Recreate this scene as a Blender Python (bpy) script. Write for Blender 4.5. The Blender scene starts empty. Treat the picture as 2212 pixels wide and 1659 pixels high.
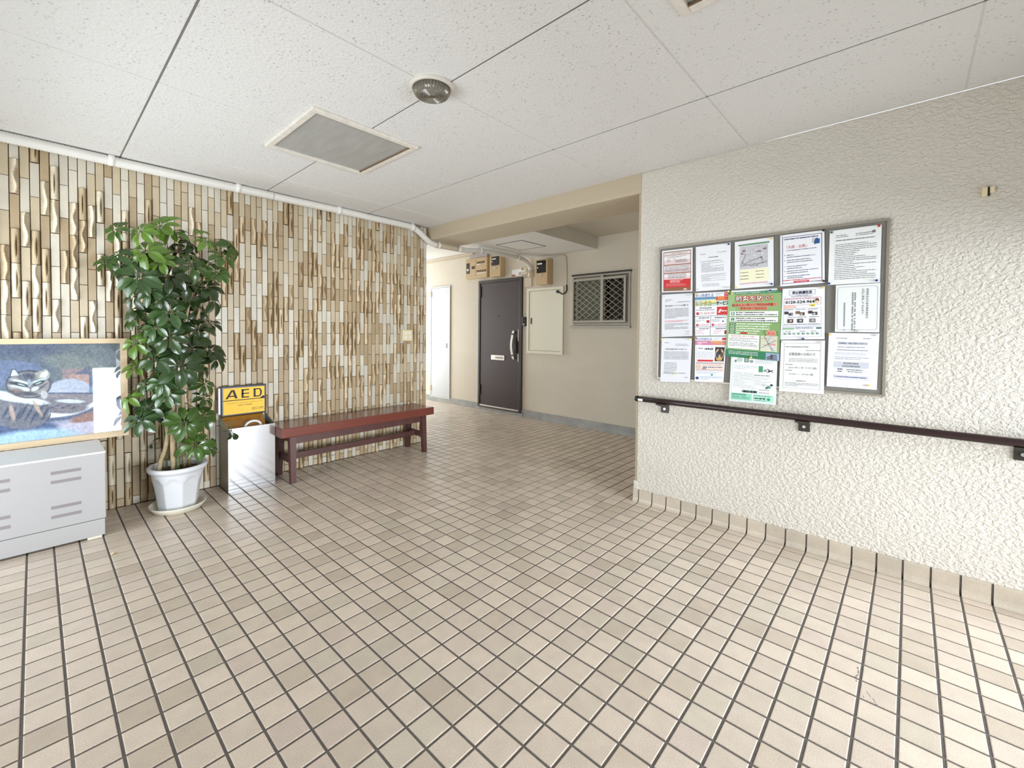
import bpy, bmesh, math, random
import numpy as np
from mathutils import Matrix, Vector

random.seed(7)
RNG = random.Random(11)
sc = bpy.context.scene
COL = sc.collection
S = 0.1                      # all coordinates below are in floor-tile units of 100 mm

# ------------------------------------------------------------------ camera
cam_d = bpy.data.cameras.new('camera')
cam = bpy.data.objects.new('camera', cam_d)
COL.objects.link(cam)
right = Vector((0.6808738782862614, -0.7323477563326563, 0.008804865810996338))
down = Vector((-0.01162416992144922, -0.022826000629892783, -0.9996718723505635))
fwd = Vector((0.7323084326573487, 0.6805481154846941, -0.024054562335842612))
cpos = Vector((-10.588285308492582, -8.009411729324352, 12.072713778310051)) * S
M = Matrix((right, -down, -fwd)).transposed().to_4x4()
M.translation = cpos
cam.matrix_world = M
FPX = 942.926
cam_d.sensor_fit = 'HORIZONTAL'
cam_d.sensor_width = 36.0
cam_d.lens = FPX / 2212 * 36.0
cam_d.shift_x = (1106 - 1089.4475) / 2212
cam_d.shift_y = (740.9239 - 829.5) / 2212
cam_d.clip_start = 0.02
cam_d.clip_end = 200
sc.camera = cam

# ------------------------------------------------------------------ world, lights, exposure
wd = bpy.data.worlds.new('world')
sc.world = wd
wd.use_nodes = True
bg = wd.node_tree.nodes['Background']
bg.inputs[0].default_value = (0.86, 0.93, 1.0, 1)
bg.inputs[1].default_value = 1.0


def area(name, loc, aim, sx, sy, power, color=(1, 1, 1), spread=180):
    d = bpy.data.lights.new(name, 'AREA')
    d.shape = 'RECTANGLE'
    d.size, d.size_y, d.energy, d.color = sx * S, sy * S, power, color
    d.spread = math.radians(spread)
    o = bpy.data.objects.new(name, d)
    COL.objects.link(o)
    o.location = Vector(loc) * S
    dirv = Vector(aim) - Vector(loc)
    o.rotation_euler = dirv.to_track_quat('-Z', 'Y').to_euler()
    return o


DAY = (0.87, 0.94, 1.0)
area('daylight_entrance_far', (7, -52, 8), (7, 0, 7), 33, 14, 318, DAY)
area('daylight_entrance_sky', (10, -31, 18), (8, -2, 0), 22, 14, 46, DAY, 130)
area('daylight_entrance_pavement', (8, -33, -2), (7, 8, 24), 26, 14, 10, DAY)
area('daylight_left_doorway', (-34, 20.0, 9.0), (0, 20, 8), 26, 18, 72, DAY)
area('daylight_left_pavement', (-30, 20, -3), (9, 22, 24), 12, 26, 72, DAY)
area('daylight_corridor_end', (29, 68, 12), (28, 40, 9), 18, 22, 76, DAY)
sc.view_settings.view_transform = 'Standard'
sc.view_settings.look = 'None'
sc.view_settings.gamma = 1.0
sc.view_settings.use_curve_mapping = False
sc.view_settings.exposure = 0.41
sc.cycles.use_denoising = True
sc.cycles.max_bounces = 8
sc.cycles.diffuse_bounces = 5
sc.cycles.glossy_bounces = 4
sc.cycles.transmission_bounces = 4
sc.cycles.caustics_reflective = False
sc.cycles.caustics_refractive = False
sc.cycles.sample_clamp_indirect = 4.0


# ------------------------------------------------------------------ colour and materials
def lin(c):
    c /= 255.0
    return c / 12.92 if c <= 0.04045 else ((c + 0.055) / 1.055) ** 2.4


def C(r, g, b):
    return (lin(r), lin(g), lin(b), 1.0)


class NT:
    def __init__(self, name):
        self.m = bpy.data.materials.new(name)
        self.m.use_nodes = True
        self.t = self.m.node_tree
        self.b = self.t.nodes['Principled BSDF']

    def n(self, typ, **kw):
        nd = self.t.nodes.new(typ)
        for k, v in kw.items():
            if k in nd.inputs:
                nd.inputs[k].default_value = v
            else:
                setattr(nd, k, v)
        return nd

    def l(self, a, ao, b, bi):
        self.t.links.new(a.outputs[ao], b.inputs[bi])


def mat(name, col, rough=0.6, metal=0.0, spec=0.5, noise=0.0, nscale=40, bump=0.0, bscale=60, bdist=0.002, coat=0.0,
        trans=0.0, alpha=1.0, stretch=(1, 1, 1), vcol=False, ocol=False, detail=3, bdetail=3, ior=1.5):
    """principled material with optional procedural colour mottling and fine relief"""
    k = NT(name)
    b = k.b
    b.inputs['Roughness'].default_value = rough
    b.inputs['Metallic'].default_value = metal
    b.inputs['Specular IOR Level'].default_value = spec
    b.inputs['Coat Weight'].default_value = coat
    b.inputs['Coat Roughness'].default_value = 0.08
    b.inputs['Transmission Weight'].default_value = trans
    b.inputs['Alpha'].default_value = alpha
    b.inputs['IOR'].default_value = ior
    b.inputs['Base Color'].default_value = col
    src = None
    tc = k.n('ShaderNodeTexCoord')
    mp = k.n('ShaderNodeMapping', Scale=stretch)
    k.l(tc, 'Object', mp, 'Vector')
    if vcol:
        at = k.n('ShaderNodeVertexColor', layer_name='Col')
        src = (at, 'Color')
        if ocol:
            oi = k.n('ShaderNodeObjectInfo')
            mx = k.n('ShaderNodeMix', data_type='RGBA', blend_type='MULTIPLY')
            mx.inputs[0].default_value = 1
            k.t.links.new(at.outputs['Color'], mx.inputs[6])
            k.t.links.new(oi.outputs['Color'], mx.inputs[7])
            src = (mx, 2)
    if noise > 0:
        geo = k.n('ShaderNodeNewGeometry')
        nz = k.n('ShaderNodeTexNoise', Scale=nscale, Detail=detail)
        if ocol:
            k.l(geo, 'Position', nz, 'Vector')
        else:
            k.l(mp, 'Vector', nz, 'Vector')
        mr = k.n('ShaderNodeMapRange')
        mr.inputs['From Min'].default_value = 0.25
        mr.inputs['From Max'].default_value = 0.75
        mr.inputs['To Min'].default_value = 1 - noise
        mr.inputs['To Max'].default_value = 1 + noise
        k.l(nz, 'Fac', mr, 'Value')
        mx = k.n('ShaderNodeMix', data_type='RGBA', blend_type='MULTIPLY')
        mx.inputs[0].default_value = 1
        if src:
            k.t.links.new(src[0].outputs[src[1]], mx.inputs[6])
        else:
            mx.inputs[6].default_value = col
        k.t.links.new(mr.outputs[0], mx.inputs[7])
        src = (mx, 2)
    if src:
        k.t.links.new(src[0].outputs[src[1]], b.inputs['Base Color'])
    if bump > 0:
        nz = k.n('ShaderNodeTexNoise', Scale=bscale, Detail=bdetail)
        k.l(mp, 'Vector', nz, 'Vector')
        bp = k.n('ShaderNodeBump', Strength=bump, Distance=bdist)
        k.l(nz, 'Fac', bp, 'Height')
        k.l(bp, 'Normal', b, 'Normal')
    return k.m


def stucco(name, col, scale=38, dist=0.006, strength=0.9):
    k = NT(name)
    b = k.b
    b.inputs['Roughness'].default_value = 0.62
    b.inputs['Specular IOR Level'].default_value = 0.35
    tc = k.n('ShaderNodeTexCoord')
    mp = k.n('ShaderNodeMapping', Scale=(1, 0.75, 1.15))
    k.l(tc, 'Object', mp, 'Vector')
    n1 = k.n('ShaderNodeTexNoise', Scale=scale * 1.15, Detail=2.5, Distortion=0.45)
    n2 = k.n('ShaderNodeTexNoise', Scale=scale * 2.3, Detail=2.0, Distortion=0.5)
    n3 = k.n('ShaderNodeTexNoise', Scale=1.3, Detail=3.0)
    for n in (n1, n2, n3):
        k.l(mp, 'Vector', n, 'Vector')
    rp = k.n('ShaderNodeValToRGB')
    rp.color_ramp.elements[0].position = 0.36
    rp.color_ramp.elements[1].position = 0.62
    k.l(n1, 'Fac', rp, 'Fac')
    ad = k.n('ShaderNodeMath', operation='MULTIPLY_ADD')
    ad.inputs[1].default_value = 0.35
    k.t.links.new(n2.outputs['Fac'], ad.inputs[0])
    k.t.links.new(rp.outputs['Color'], ad.inputs[2])
    bp = k.n('ShaderNodeBump', Strength=strength, Distance=dist)
    k.t.links.new(ad.outputs[0], bp.inputs['Height'])
    k.l(bp, 'Normal', b, 'Normal')
    mr = k.n('ShaderNodeMapRange')
    mr.inputs['From Min'].default_value = 0.3
    mr.inputs['From Max'].default_value = 0.7
    mr.inputs['To Min'].default_value = 0.95
    mr.inputs['To Max'].default_value = 1.04
    k.l(n3, 'Fac', mr, 'Value')
    mx = k.n('ShaderNodeMix', data_type='RGBA', blend_type='MULTIPLY')
    mx.inputs[0].default_value = 1
    mx.inputs[6].default_value = col
    k.t.links.new(mr.outputs[0], mx.inputs[7])
    k.t.links.new(mx.outputs[2], b.inputs['Base Color'])
    return k.m


def rockwool(name, col):
    """fissured mineral board: fine lumps, small dark pits"""
    k = NT(name)
    b = k.b
    b.inputs['Roughness'].default_value = 0.8
    b.inputs['Specular IOR Level'].default_value = 0.25
    geo = k.n('ShaderNodeNewGeometry')
    n1 = k.n('ShaderNodeTexNoise', Scale=75, Detail=2.5)
    v = k.n('ShaderNodeTexVoronoi', Scale=52)
    n2 = k.n('ShaderNodeTexNoise', Scale=16, Detail=2)
    for n in (n1, v, n2):
        k.l(geo, 'Position', n, 'Vector')
    pit = k.n('ShaderNodeMapRange')
    pit.inputs['From Min'].default_value = 0.12
    pit.inputs['From Max'].default_value = 0.24
    k.l(v, 'Distance', pit, 'Value')
    gate = k.n('ShaderNodeMapRange')
    gate.inputs['From Min'].default_value = 0.47
    gate.inputs['From Max'].default_value = 0.55
    k.l(n2, 'Fac', gate, 'Value')
    mxp = k.n('ShaderNodeMath', operation='MAXIMUM')
    k.t.links.new(pit.outputs[0], mxp.inputs[0])
    inv = k.n('ShaderNodeMath', operation='SUBTRACT')
    inv.inputs[0].default_value = 1.0
    k.t.links.new(gate.outputs[0], inv.inputs[1])
    k.t.links.new(inv.outputs[0], mxp.inputs[1])
    rp = k.n('ShaderNodeValToRGB')
    rp.color_ramp.elements[0].position = 0.42
    rp.color_ramp.elements[1].position = 0.66
    k.l(n1, 'Fac', rp, 'Fac')
    ad = k.n('ShaderNodeMath', operation='ADD')
    k.t.links.new(rp.outputs['Color'], ad.inputs[0])
    k.t.links.new(mxp.outputs[0], ad.inputs[1])
    bp = k.n('ShaderNodeBump', Strength=0.5, Distance=0.0022)
    k.t.links.new(ad.outputs[0], bp.inputs['Height'])
    k.l(bp, 'Normal', b, 'Normal')
    mr = k.n('ShaderNodeMapRange')
    mr.inputs['To Min'].default_value = 0.66
    mr.inputs['To Max'].default_value = 1.0
    k.t.links.new(mxp.outputs[0], mr.inputs['Value'])
    mx = k.n('ShaderNodeMix', data_type='RGBA', blend_type='MULTIPLY')
    mx.inputs[0].default_value = 1
    mx.inputs[6].default_value = col
    k.t.links.new(mr.outputs[0], mx.inputs[7])
    k.t.links.new(mx.outputs[2], b.inputs['Base Color'])
    return k.m


def tile_mat(name, rough, speck, scale, spec=0.5):
    k = NT(name)
    b = k.b
    b.inputs['Roughness'].default_value = rough
    b.inputs['Specular IOR Level'].default_value = spec
    at = k.n('ShaderNodeVertexColor', layer_name='Col')
    oi = k.n('ShaderNodeObjectInfo')
    mx = k.n('ShaderNodeMix', data_type='RGBA', blend_type='MULTIPLY')
    mx.inputs[0].default_value = 1
    k.t.links.new(at.outputs['Color'], mx.inputs[6])
    k.t.links.new(oi.outputs['Color'], mx.inputs[7])
    geo = k.n('ShaderNodeNewGeometry')
    nz = k.n('ShaderNodeTexNoise', Scale=scale, Detail=2)
    n2 = k.n('ShaderNodeTexNoise', Scale=scale * 0.05, Detail=3)
    k.l(geo, 'Position', nz, 'Vector')
    k.l(geo, 'Position', n2, 'Vector')
    mr = k.n('ShaderNodeMapRange')
    mr.inputs['From Min'].default_value = 0.3
    mr.inputs['From Max'].default_value = 0.7
    mr.inputs['To Min'].default_value = 1 - speck
    mr.inputs['To Max'].default_value = 1 + speck
    k.l(nz, 'Fac', mr, 'Value')
    mr2 = k.n('ShaderNodeMapRange')
    mr2.inputs['From Min'].default_value = 0.3
    mr2.inputs['From Max'].default_value = 0.7
    mr2.inputs['To Min'].default_value = 0.95
    mr2.inputs['To Max'].default_value = 1.05
    k.l(n2, 'Fac', mr2, 'Value')
    mu = k.n('ShaderNodeMath', operation='MULTIPLY')
    k.t.links.new(mr.outputs[0], mu.inputs[0])
    k.t.links.new(mr2.outputs[0], mu.inputs[1])
    m2 = k.n('ShaderNodeMix', data_type='RGBA', blend_type='MULTIPLY')
    m2.inputs[0].default_value = 1
    k.t.links.new(mx.outputs[2], m2.inputs[6])
    k.t.links.new(mu.outputs[0], m2.inputs[7])
    k.t.links.new(m2.outputs[2], b.inputs['Base Color'])
    bp = k.n('ShaderNodeBump', Strength=0.15, Distance=0.001)
    k.l(nz, 'Fac', bp, 'Height')
    k.l(bp, 'Normal', b, 'Normal')
    return k.m


MT = {}
MT['wall'] = stucco('beige_stucco', C(215, 209, 198), 62, 0.004, 0.8)
MT['wall_far'] = stucco('beige_stucco_fine', C(209, 200, 184), 75, 0.003, 0.5)
MT['beam'] = mat('beam_paint', C(189, 175, 151), 0.7, bump=0.35, bscale=70, bdist=0.003)
MT['ceiling'] = rockwool('mineral_board', C(222, 220, 217))
MT['ceil_gap'] = mat('ceiling_gap', C(120, 116, 110), 0.9)
MT['white_ceiling'] = mat('painted_board', C(222, 219, 212), 0.8, noise=0.02, nscale=6)
MT['grout'] = mat('floor_grout', C(98, 92, 87), 0.9, noise=0.15, nscale=60)
MT['floor_tile'] = tile_mat('floor_tile_glaze', 0.3, 0.17, 330)
MT['cove'] = tile_mat('cove_tile_glaze', 0.4, 0.16, 330)
MT['wall_tile'] = tile_mat('wall_tile_glaze', 0.42, 0.13, 260)
MT['wall_grout'] = mat('wall_grout', C(70, 56, 42), 0.95)
MT['concrete'] = mat('concrete_curb', C(160, 160, 157), 0.85, noise=0.2, nscale=8, bump=0.2, bscale=40)
MT['white_plastic'] = mat('white_plastic', C(236, 236, 234), 0.4)
MT['pipe'] = mat('pipe_white', C(226, 223, 216), 0.45, noise=0.03, nscale=20)
MT['pipe_beige'] = mat('pipe_beige', C(204, 190, 168), 0.5)
MT['clamp'] = mat('clamp_white', C(240, 238, 232), 0.4)
MT['light_frame'] = mat('lamp_frame_paint', C(222, 216, 205), 0.5, noise=0.12, nscale=30)
MT['rust'] = mat('rusty_edge', C(120, 98, 76), 0.8, noise=0.4, nscale=60)
MT['diffuser'] = mat('dusty_diffuser', C(166, 165, 160), 0.5, noise=0.12, nscale=7, stretch=(3, 0.6, 1))
MT['lens'] = mat('ribbed_glass_lens', C(122, 116, 104), 0.18, spec=0.7, noise=0.15, nscale=50)
MT['lens_dark'] = mat('lens_core', C(84, 78, 68), 0.25)
MT['ring'] = mat('lamp_ring', C(214, 208, 196), 0.45)
MT['door'] = mat('door_dark_brown', C(60, 46, 49), 0.38, bump=0.25, bscale=30, bdist=0.001, stretch=(1, 1, 40), noise=0.08, nscale=12)
MT['door_frame'] = mat('door_frame_brown', C(50, 41, 40), 0.4)
MT['black'] = mat('black_metal', C(24, 22, 21), 0.4)
MT['rubber'] = mat('black_rubber', C(22, 21, 20), 0.6)
MT['silver'] = mat('satin_silver', C(214, 214, 216), 0.28, metal=0.85)
MT['white_door'] = mat('white_door_paint', C(192, 195, 196), 0.4)
MT['cream'] = mat('cream_panel_paint', C(226, 222, 203), 0.45)
MT['beige_box'] = mat('beige_meter_box', C(198, 172, 134), 0.5)
MT['dark_glass'] = mat('dark_meter_glass', C(26, 26, 28), 0.1, spec=0.6)
MT['window_alu'] = mat('grey_aluminium', C(176, 170, 158), 0.45, metal=0.2)
MT['pane'] = mat('window_pane', C(150, 160, 150), 0.08, trans=1.0, alpha=1.0, ior=1.02)
MT['screen'] = mat('insect_screen', C(112, 114, 98), 0.9, noise=0.25, nscale=18)
MT['dark_room'] = mat('dark_interior', C(44, 42, 36), 0.9)
MT['rail'] = mat('rail_dark_brown', C(44, 28, 28), 0.33, bump=0.15, bscale=30, bdist=0.001, stretch=(1, 0.05, 1), noise=0.15, nscale=20)
MT['bracket'] = mat('bracket_dark', C(58, 54, 48), 0.45, metal=0.4)
MT['sticker'] = mat('white_sticker', C(236, 236, 236), 0.5)
MT['vinyl'] = mat('red_brown_vinyl', C(112, 58, 48), 0.22, noise=0.06, nscale=10, coat=0.25)
MT['bench_wood'] = mat('dark_red_wood', C(82, 50, 46), 0.38, noise=0.2, nscale=14, stretch=(1, 1, 0.2))
MT['wood_frame'] = mat('pale_wood', C(214, 190, 154), 0.5, noise=0.08, nscale=30, stretch=(0.15, 1, 1))
MT['locker'] = mat('pale_grey_enamel', C(171, 169, 169), 0.38, noise=0.015, nscale=4)
MT['locker_seam'] = mat('dark_seam', C(96, 90, 90), 0.7)
MT['vent'] = mat('vent_slot_grey', C(174, 167, 168), 0.7)
MT['locker_vent'] = mat('locker_vent_slot', C(138, 131, 132), 0.8)
MT['steel'] = mat('brushed_steel', C(222, 223, 227), 0.12, metal=0.9, bump=0.012, bscale=30, bdist=0.0006, stretch=(0.1, 1, 8))
MT['steel_side'] = mat('grey_steel_side', C(150, 146, 134), 0.4, metal=0.5)
MT['amber'] = mat('amber_acrylic', C(140, 92, 26), 0.06, spec=0.8, coat=0.6)
MT['navy'] = mat('navy_frame', C(38, 40, 52), 0.3)
MT['yellow'] = mat('yellow_print', C(253, 208, 84), 0.35, vcol=True)
MT['pot'] = mat('white_pot', C(212, 214, 218), 0.38)
MT['saucer'] = mat('cream_saucer', C(226, 221, 206), 0.42)
MT['soil'] = mat('dry_soil', C(92, 76, 60), 0.95, noise=0.35, nscale=60, bump=0.8, bscale=50, bdist=0.006)
MT['stem'] = mat('tan_bark', C(176, 156, 122), 0.7, noise=0.2, nscale=40, bump=0.3, bscale=60)
MT['stem_green'] = mat('green_stem', C(92, 104, 56), 0.6, noise=0.15, nscale=30)
MT['leaf'] = mat('glossy_leaf', C(255, 255, 255), 0.23, spec=0.6, vcol=True, ocol=True, noise=0.12, nscale=25)
MT['print'] = mat('printed_ink', C(255, 255, 255), 0.6, vcol=True)
MT['paper'] = mat('white_paper', C(236, 237, 241), 0.7, vcol=True)
MT['picture'] = mat('picture_print', C(255, 255, 255), 0.55, vcol=True)
MT['board'] = mat('grey_felt', C(128, 126, 120), 0.9, noise=0.06, nscale=60)
MT['board_frame'] = mat('board_frame_alu', C(158, 150, 138), 0.4, metal=0.4)
MT['switch'] = mat('ivory_plate', C(228, 214, 178), 0.4)
MT['dark'] = mat('dark_gap', C(40, 36, 30), 0.9)
g = NT('picture_glass')
g.t.nodes.remove(g.b)
g_f = g.n('ShaderNodeFresnel', IOR=1.5)
g_b = g.n('ShaderNodeNewGeometry')
g_i = g.n('ShaderNodeMapRange')
g_i.inputs['To Min'].default_value = 1.5
g_i.inputs['To Max'].default_value = 1 / 1.5
g.l(g_b, 'Backfacing', g_i, 'Value')
g.l(g_i, 0, g_f, 'IOR')
g_t = g.n('ShaderNodeBsdfTransparent')
g_g = g.n('ShaderNodeBsdfGlossy', Roughness=0.02)
g_m = g.n('ShaderNodeMixShader')
g.l(g_f, 'Fac', g_m, 0)
g.l(g_t, 0, g_m, 1)
g.l(g_g, 0, g_m, 2)
g.l(g_m, 0, g.t.nodes['Material Output'], 'Surface')
MT['glass_sheet'] = g.m


# ------------------------------------------------------------------ mesh building
class MB:
    """collects faces in tile units; build() links them as one mesh object"""

    def __init__(self):
        self.v, self.f, self.c, self.s, self.mi = [], [], [], [], []

    def add(self, verts, faces, col=None, smooth=False, mi=0):
        o = len(self.v)
        self.v += [tuple(p) for p in verts]
        for fc in faces:
            self.f.append([o + i for i in fc])
            self.c.append(col)
            self.s.append(smooth)
            self.mi.append(mi)
        return self

    def box(self, x0, x1, y0, y1, z0, z1, bev=0.0, col=None, mi=0):
        x0, x1 = min(x0, x1), max(x0, x1)
        y0, y1 = min(y0, y1), max(y0, y1)
        z0, z1 = min(z0, z1), max(z0, z1)
        if bev <= 0:
            v = [(x, y, z) for x in (x0, x1) for y in (y0, y1) for z in (z0, z1)]
            f = [(0, 1, 3, 2), (4, 6, 7, 5), (0, 4, 5, 1), (2, 3, 7, 6), (0, 2, 6, 4), (1, 5, 7, 3)]
            return self.add(v, f, col, mi=mi)
        bm = bmesh.new()
        bmesh.ops.create_cube(bm, size=1)
        for q in bm.verts:
            q.co = Vector(((x0 + x1) / 2 + q.co.x * (x1 - x0), (y0 + y1) / 2 + q.co.y * (y1 - y0), (z0 + z1) / 2 + q.co.z * (z1 - z0)))
        bmesh.ops.bevel(bm, geom=bm.edges[:], offset=bev, segments=2, profile=0.6, affect='EDGES')
        return self.from_bm(bm, col, mi)

    def from_bm(self, bm, col=None, mi=0, smooth=False):
        bm.verts.index_update()
        self.add([v.co[:] for v in bm.verts], [[v.index for v in fc.verts] for fc in bm.faces], col, smooth, mi)
        bm.free()
        return self

    def hexa(self, p, col=None, mi=0):
        """eight corners: bottom ring 0-3, top ring 4-7"""
        return self.add(p, [(3, 2, 1, 0), (4, 5, 6, 7), (0, 1, 5, 4), (1, 2, 6, 5), (2, 3, 7, 6), (3, 0, 4, 7)], col, mi=mi)

    def tube(self, pts, r, n=10, col=None, caps=True, rfun=None, mi=0):
        pts = [Vector(p) for p in pts]
        rings = []
        up = None
        for i, p in enumerate(pts):
            d = (pts[min(i + 1, len(pts) - 1)] - pts[max(i - 1, 0)]).normalized()
            if up is None:
                up = Vector((0, 0, 1)) if abs(d.z) < 0.9 else Vector((1, 0, 0))
            a = (up - d * up.dot(d)).normalized()
            up = a
            b = d.cross(a)
            rr = rfun(i) if rfun else (r[i] if isinstance(r, (list, tuple)) else r)
            rings.append([p + (a * math.cos(t) + b * math.sin(t)) * rr for t in [2 * math.pi * j / n for j in range(n)]])
        v = [q for ring in rings for q in ring]
        f = []
        for i in range(len(pts) - 1):
            for j in range(n):
                f.append((i * n + j, i * n + (j + 1) % n, (i + 1) * n + (j + 1) % n, (i + 1) * n + j))
        self.add(v, f, col, True, mi)
        if caps:
            o = len(self.v) - len(v)
            self.f.append([o + j for j in range(n)][::-1]); self.c.append(col); self.s.append(False); self.mi.append(mi)
            self.f.append([o + (len(pts) - 1) * n + j for j in range(n)]); self.c.append(col); self.s.append(False); self.mi.append(mi)
        return self

    def lathe(self, cx, cy, prof, n=40, col=None, rmod=None, mi=0, smooth=True):
        v, f = [], []
        for k, (r, z) in enumerate(prof):
            for j in range(n):
                t = 2 * math.pi * j / n
                rr = r * (rmod(t, z, k) if rmod else 1)
                v.append((cx + rr * math.cos(t), cy + rr * math.sin(t), z))
        for k in range(len(prof) - 1):
            for j in range(n):
                f.append((k * n + j, k * n + (j + 1) % n, (k + 1) * n + (j + 1) % n, (k + 1) * n + j))
        return self.add(v, f, col, smooth, mi)

    def disc(self, c, ax, r, n=16, col=None, mi=0, depth=0.0):
        """short cylinder centred on c, axis ax"""
        a = Vector(ax).normalized()
        c = Vector(c)
        return self.tube([c - a * depth / 2, c + a * depth / 2], r, n, col, True, mi=mi)

    def mesh(self, name, mats, off=(0, 0, 0), keep_col=True):
        me = bpy.data.meshes.new(name)
        o = Vector(off)
        me.from_pydata([(Vector(p) - o) * S for p in self.v], [], self.f)
        me.polygons.foreach_set('use_smooth', self.s)
        me.polygons.foreach_set('material_index', self.mi)
        for m_ in (mats if isinstance(mats, (list, tuple)) else [mats]):
            me.materials.append(m_)
        if keep_col and any(c is not None for c in self.c):
            at = me.color_attributes.new('Col', 'FLOAT_COLOR', 'CORNER')
            buf = np.ones((len(me.loops), 4), dtype=np.float32)
            i = 0
            for fc, c in zip(self.f, self.c):
                if c is not None:
                    buf[i:i + len(fc)] = c
                i += len(fc)
            at.data.foreach_set('color', buf.ravel())
        me.update()
        return me

    def build(self, name, m, parent=None, kind=None, off=None):
        if off is None:
            off = Vector(parent['_o']) if parent is not None else Vector((0, 0, 0))
        else:
            off = Vector(off)
        me = self.mesh(name, m, off)
        ob = bpy.data.objects.new(name, me)
        COL.objects.link(ob)
        if parent is not None:
            ob.parent = parent
            po = Vector(parent['_o'])
            ob.location = (off - po) * S
        else:
            ob.location = off * S
        ob['_o'] = tuple(off)
        if kind:
            ob['kind'] = kind
        return ob


def box(*a, **k):
    return MB().box(*a, **k)


def thing(name, label, cat, loc=(0, 0, 0), group=None):
    o = bpy.data.objects.new(name, None)
    COL.objects.link(o)
    o.empty_display_size = 0.05
    o.location = Vector(loc) * S
    o['_o'] = tuple(loc)
    o['label'] = label
    o['category'] = cat
    if group:
        o['group'] = group
    return o


def tag(o, label, cat, group=None):
    o['label'] = label
    o['category'] = cat
    if group:
        o['group'] = group
    return o


def struct(name, mb, m, off=None):
    return mb.build(name, m, None, 'structure', off)


# ------------------------------------------------------------------ room shell
XW = 18.9        # face of the notice board wall
YT = 31.0        # face of the tiled wall
XF = 37.0        # face of the corridor door wall
HC = 23.45       # lobby ceiling

floor_ob = struct('floor', box(-17, XF, -17, 70, -2, -0.025), MT['grout'])
wall_right = struct('wall_right', MB().box(XW, 20.9, -17, 6.2, 0, HC).box(18.86, 20.9, 6.2, 6.43, 0, 1.45), MT['wall'])
struct('trim_1', box(18.97, 20.9, 6.2, 6.40, 1.45, 22.3), MT['beam'])
wall_back = struct('wall_back', box(-17, 18.84, YT + 0.16, 33, 0, HC), MT['wall_grout'])
# left wall with the glazed doorway, and the entrance wall behind the viewer
struct('wall_left', MB().box(-18, -17, -17, 8, 0, HC).box(-18, -17, 29.5, 33, 0, HC).box(-18, -17, 8, 29.5, 17, HC), MT['wall'])
struct('wall_front', MB().box(-18, -5, -18, -17, 0, HC).box(17.5, 20.9, -18, -17, 0, HC).box(-5, 17.5, -18, -17, 15.5, HC), MT['wall'])
win = (16.05, 24.1, 13.1, 19.37)
struct('wall_far', MB().box(XF, 38.6, 0, win[0], 0, 26).box(XF, 38.6, win[1], 72, 0, 26)
       .box(XF, 38.6, win[0], win[1], 0, win[2]).box(XF, 38.6, win[0], win[1], win[3], 26), MT['wall_far'])
struct('wall_corridor_end', box(20.9, 38.6, -1, 0, 0, 26), MT['wall_far'])
struct('wall_corridor_left', box(16, 18.84, 33, 70, 0, 26), MT['wall_far'])
# header beam between lobby and corridor, with its chamfered lower edge
bm_ = MB()
sec = [(18.85, 26), (18.85, 22.3), (19.0, 22.1), (23.2, 22.1), (23.2, 26)]
for y0, y1 in ((6.2, 33.0),):
    v = [(x, y0, z) for x, z in sec] + [(x, y1, z) for x, z in sec]
    n = len(sec)
    bm_.add(v, [tuple(range(n)), tuple(range(2 * n - 1, n - 1, -1))] + [(i, i + n, (i + 1) % n + n, (i + 1) % n) for i in range(n)])
struct('wall_beam', bm_, MT['beam'])
# corridor ceilings: raised part, lowered service box with hatch, raised part by the daylight
struct('ceiling_corridor_right', box(20.9, XF, 0, 20.6, 24.0, 25), MT['wall_far'])
cl = struct('ceiling_corridor_low', box(23.2, XF, 20.6, 31.3, 22.5, 25), MT['white_ceiling'])
hatch = MB()
for a in ((26.9, 31.4, 24.3, 24.38), (26.9, 31.4, 28.3, 28.38), (26.9, 26.98, 24.3, 28.38), (31.32, 31.4, 24.3, 28.38)):
    hatch.box(a[0], a[1], a[2], a[3], 22.47, 22.52)
hatch.build('hatch_frame', MT['dark'], cl)
box(27.02, 31.28, 24.42, 28.26, 22.475, 22.53).build('hatch_panel', MT['white_ceiling'], cl)
struct('ceiling_corridor_left', MB().box(16, 32, 31.3, 70, 24.5, 26).box(32, XF, 31.3, 70, 24.75, 26), MT['white_ceiling'])
struct('trim_2', MB().box(36.8, XF, 43, 70, 24.45, 24.7).box(36.9, XF, 43, 70, 24.1, 24.2), MT['pipe_beige'])

# lobby ceiling: backing with 910 mm boards hung under it
ceil = struct('ceiling', box(-17, 18.9, -17, 33, HC + 0.04, HC + 2), MT['white_ceiling'])
xs = [-17, -15.7, -6.6, 2.45, 11.5, 18.88]
ys = [-17, -9.62, -0.62, 8.47, 17.65, 26.8, 31.1]
for x_ in xs[1:-1]:
    box(x_ - 0.06, x_ + 0.06, -17, 31.1, HC + 0.015, HC + 0.05).build('joint_backing', MT['ceil_gap'], ceil)
for i in range(5):
    for j in range(6):
        mb = MB()
        dx, dy = 0.02, 0.012
        x0, x1, y0, y1 = xs[i] + dx, xs[i + 1] - dx, ys[j] + dy, ys[j + 1] - dy
        b_ = 0.03
        mb.add([(x0, y0, HC + 0.05), (x1, y0, HC + 0.05), (x1, y1, HC + 0.05), (x0, y1, HC + 0.05),
                (x0 + b_, y0 + b_, HC), (x1 - b_, y0 + b_, HC), (x1 - b_, y1 - b_, HC), (x0 + b_, y1 - b_, HC)],
               [(7, 6, 5, 4), (0, 4, 5, 1), (1, 5, 6, 2), (2, 6, 7, 3), (3, 7, 4, 0)])
        mb.build('ceiling_panel', MT['ceiling'], ceil)


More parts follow.
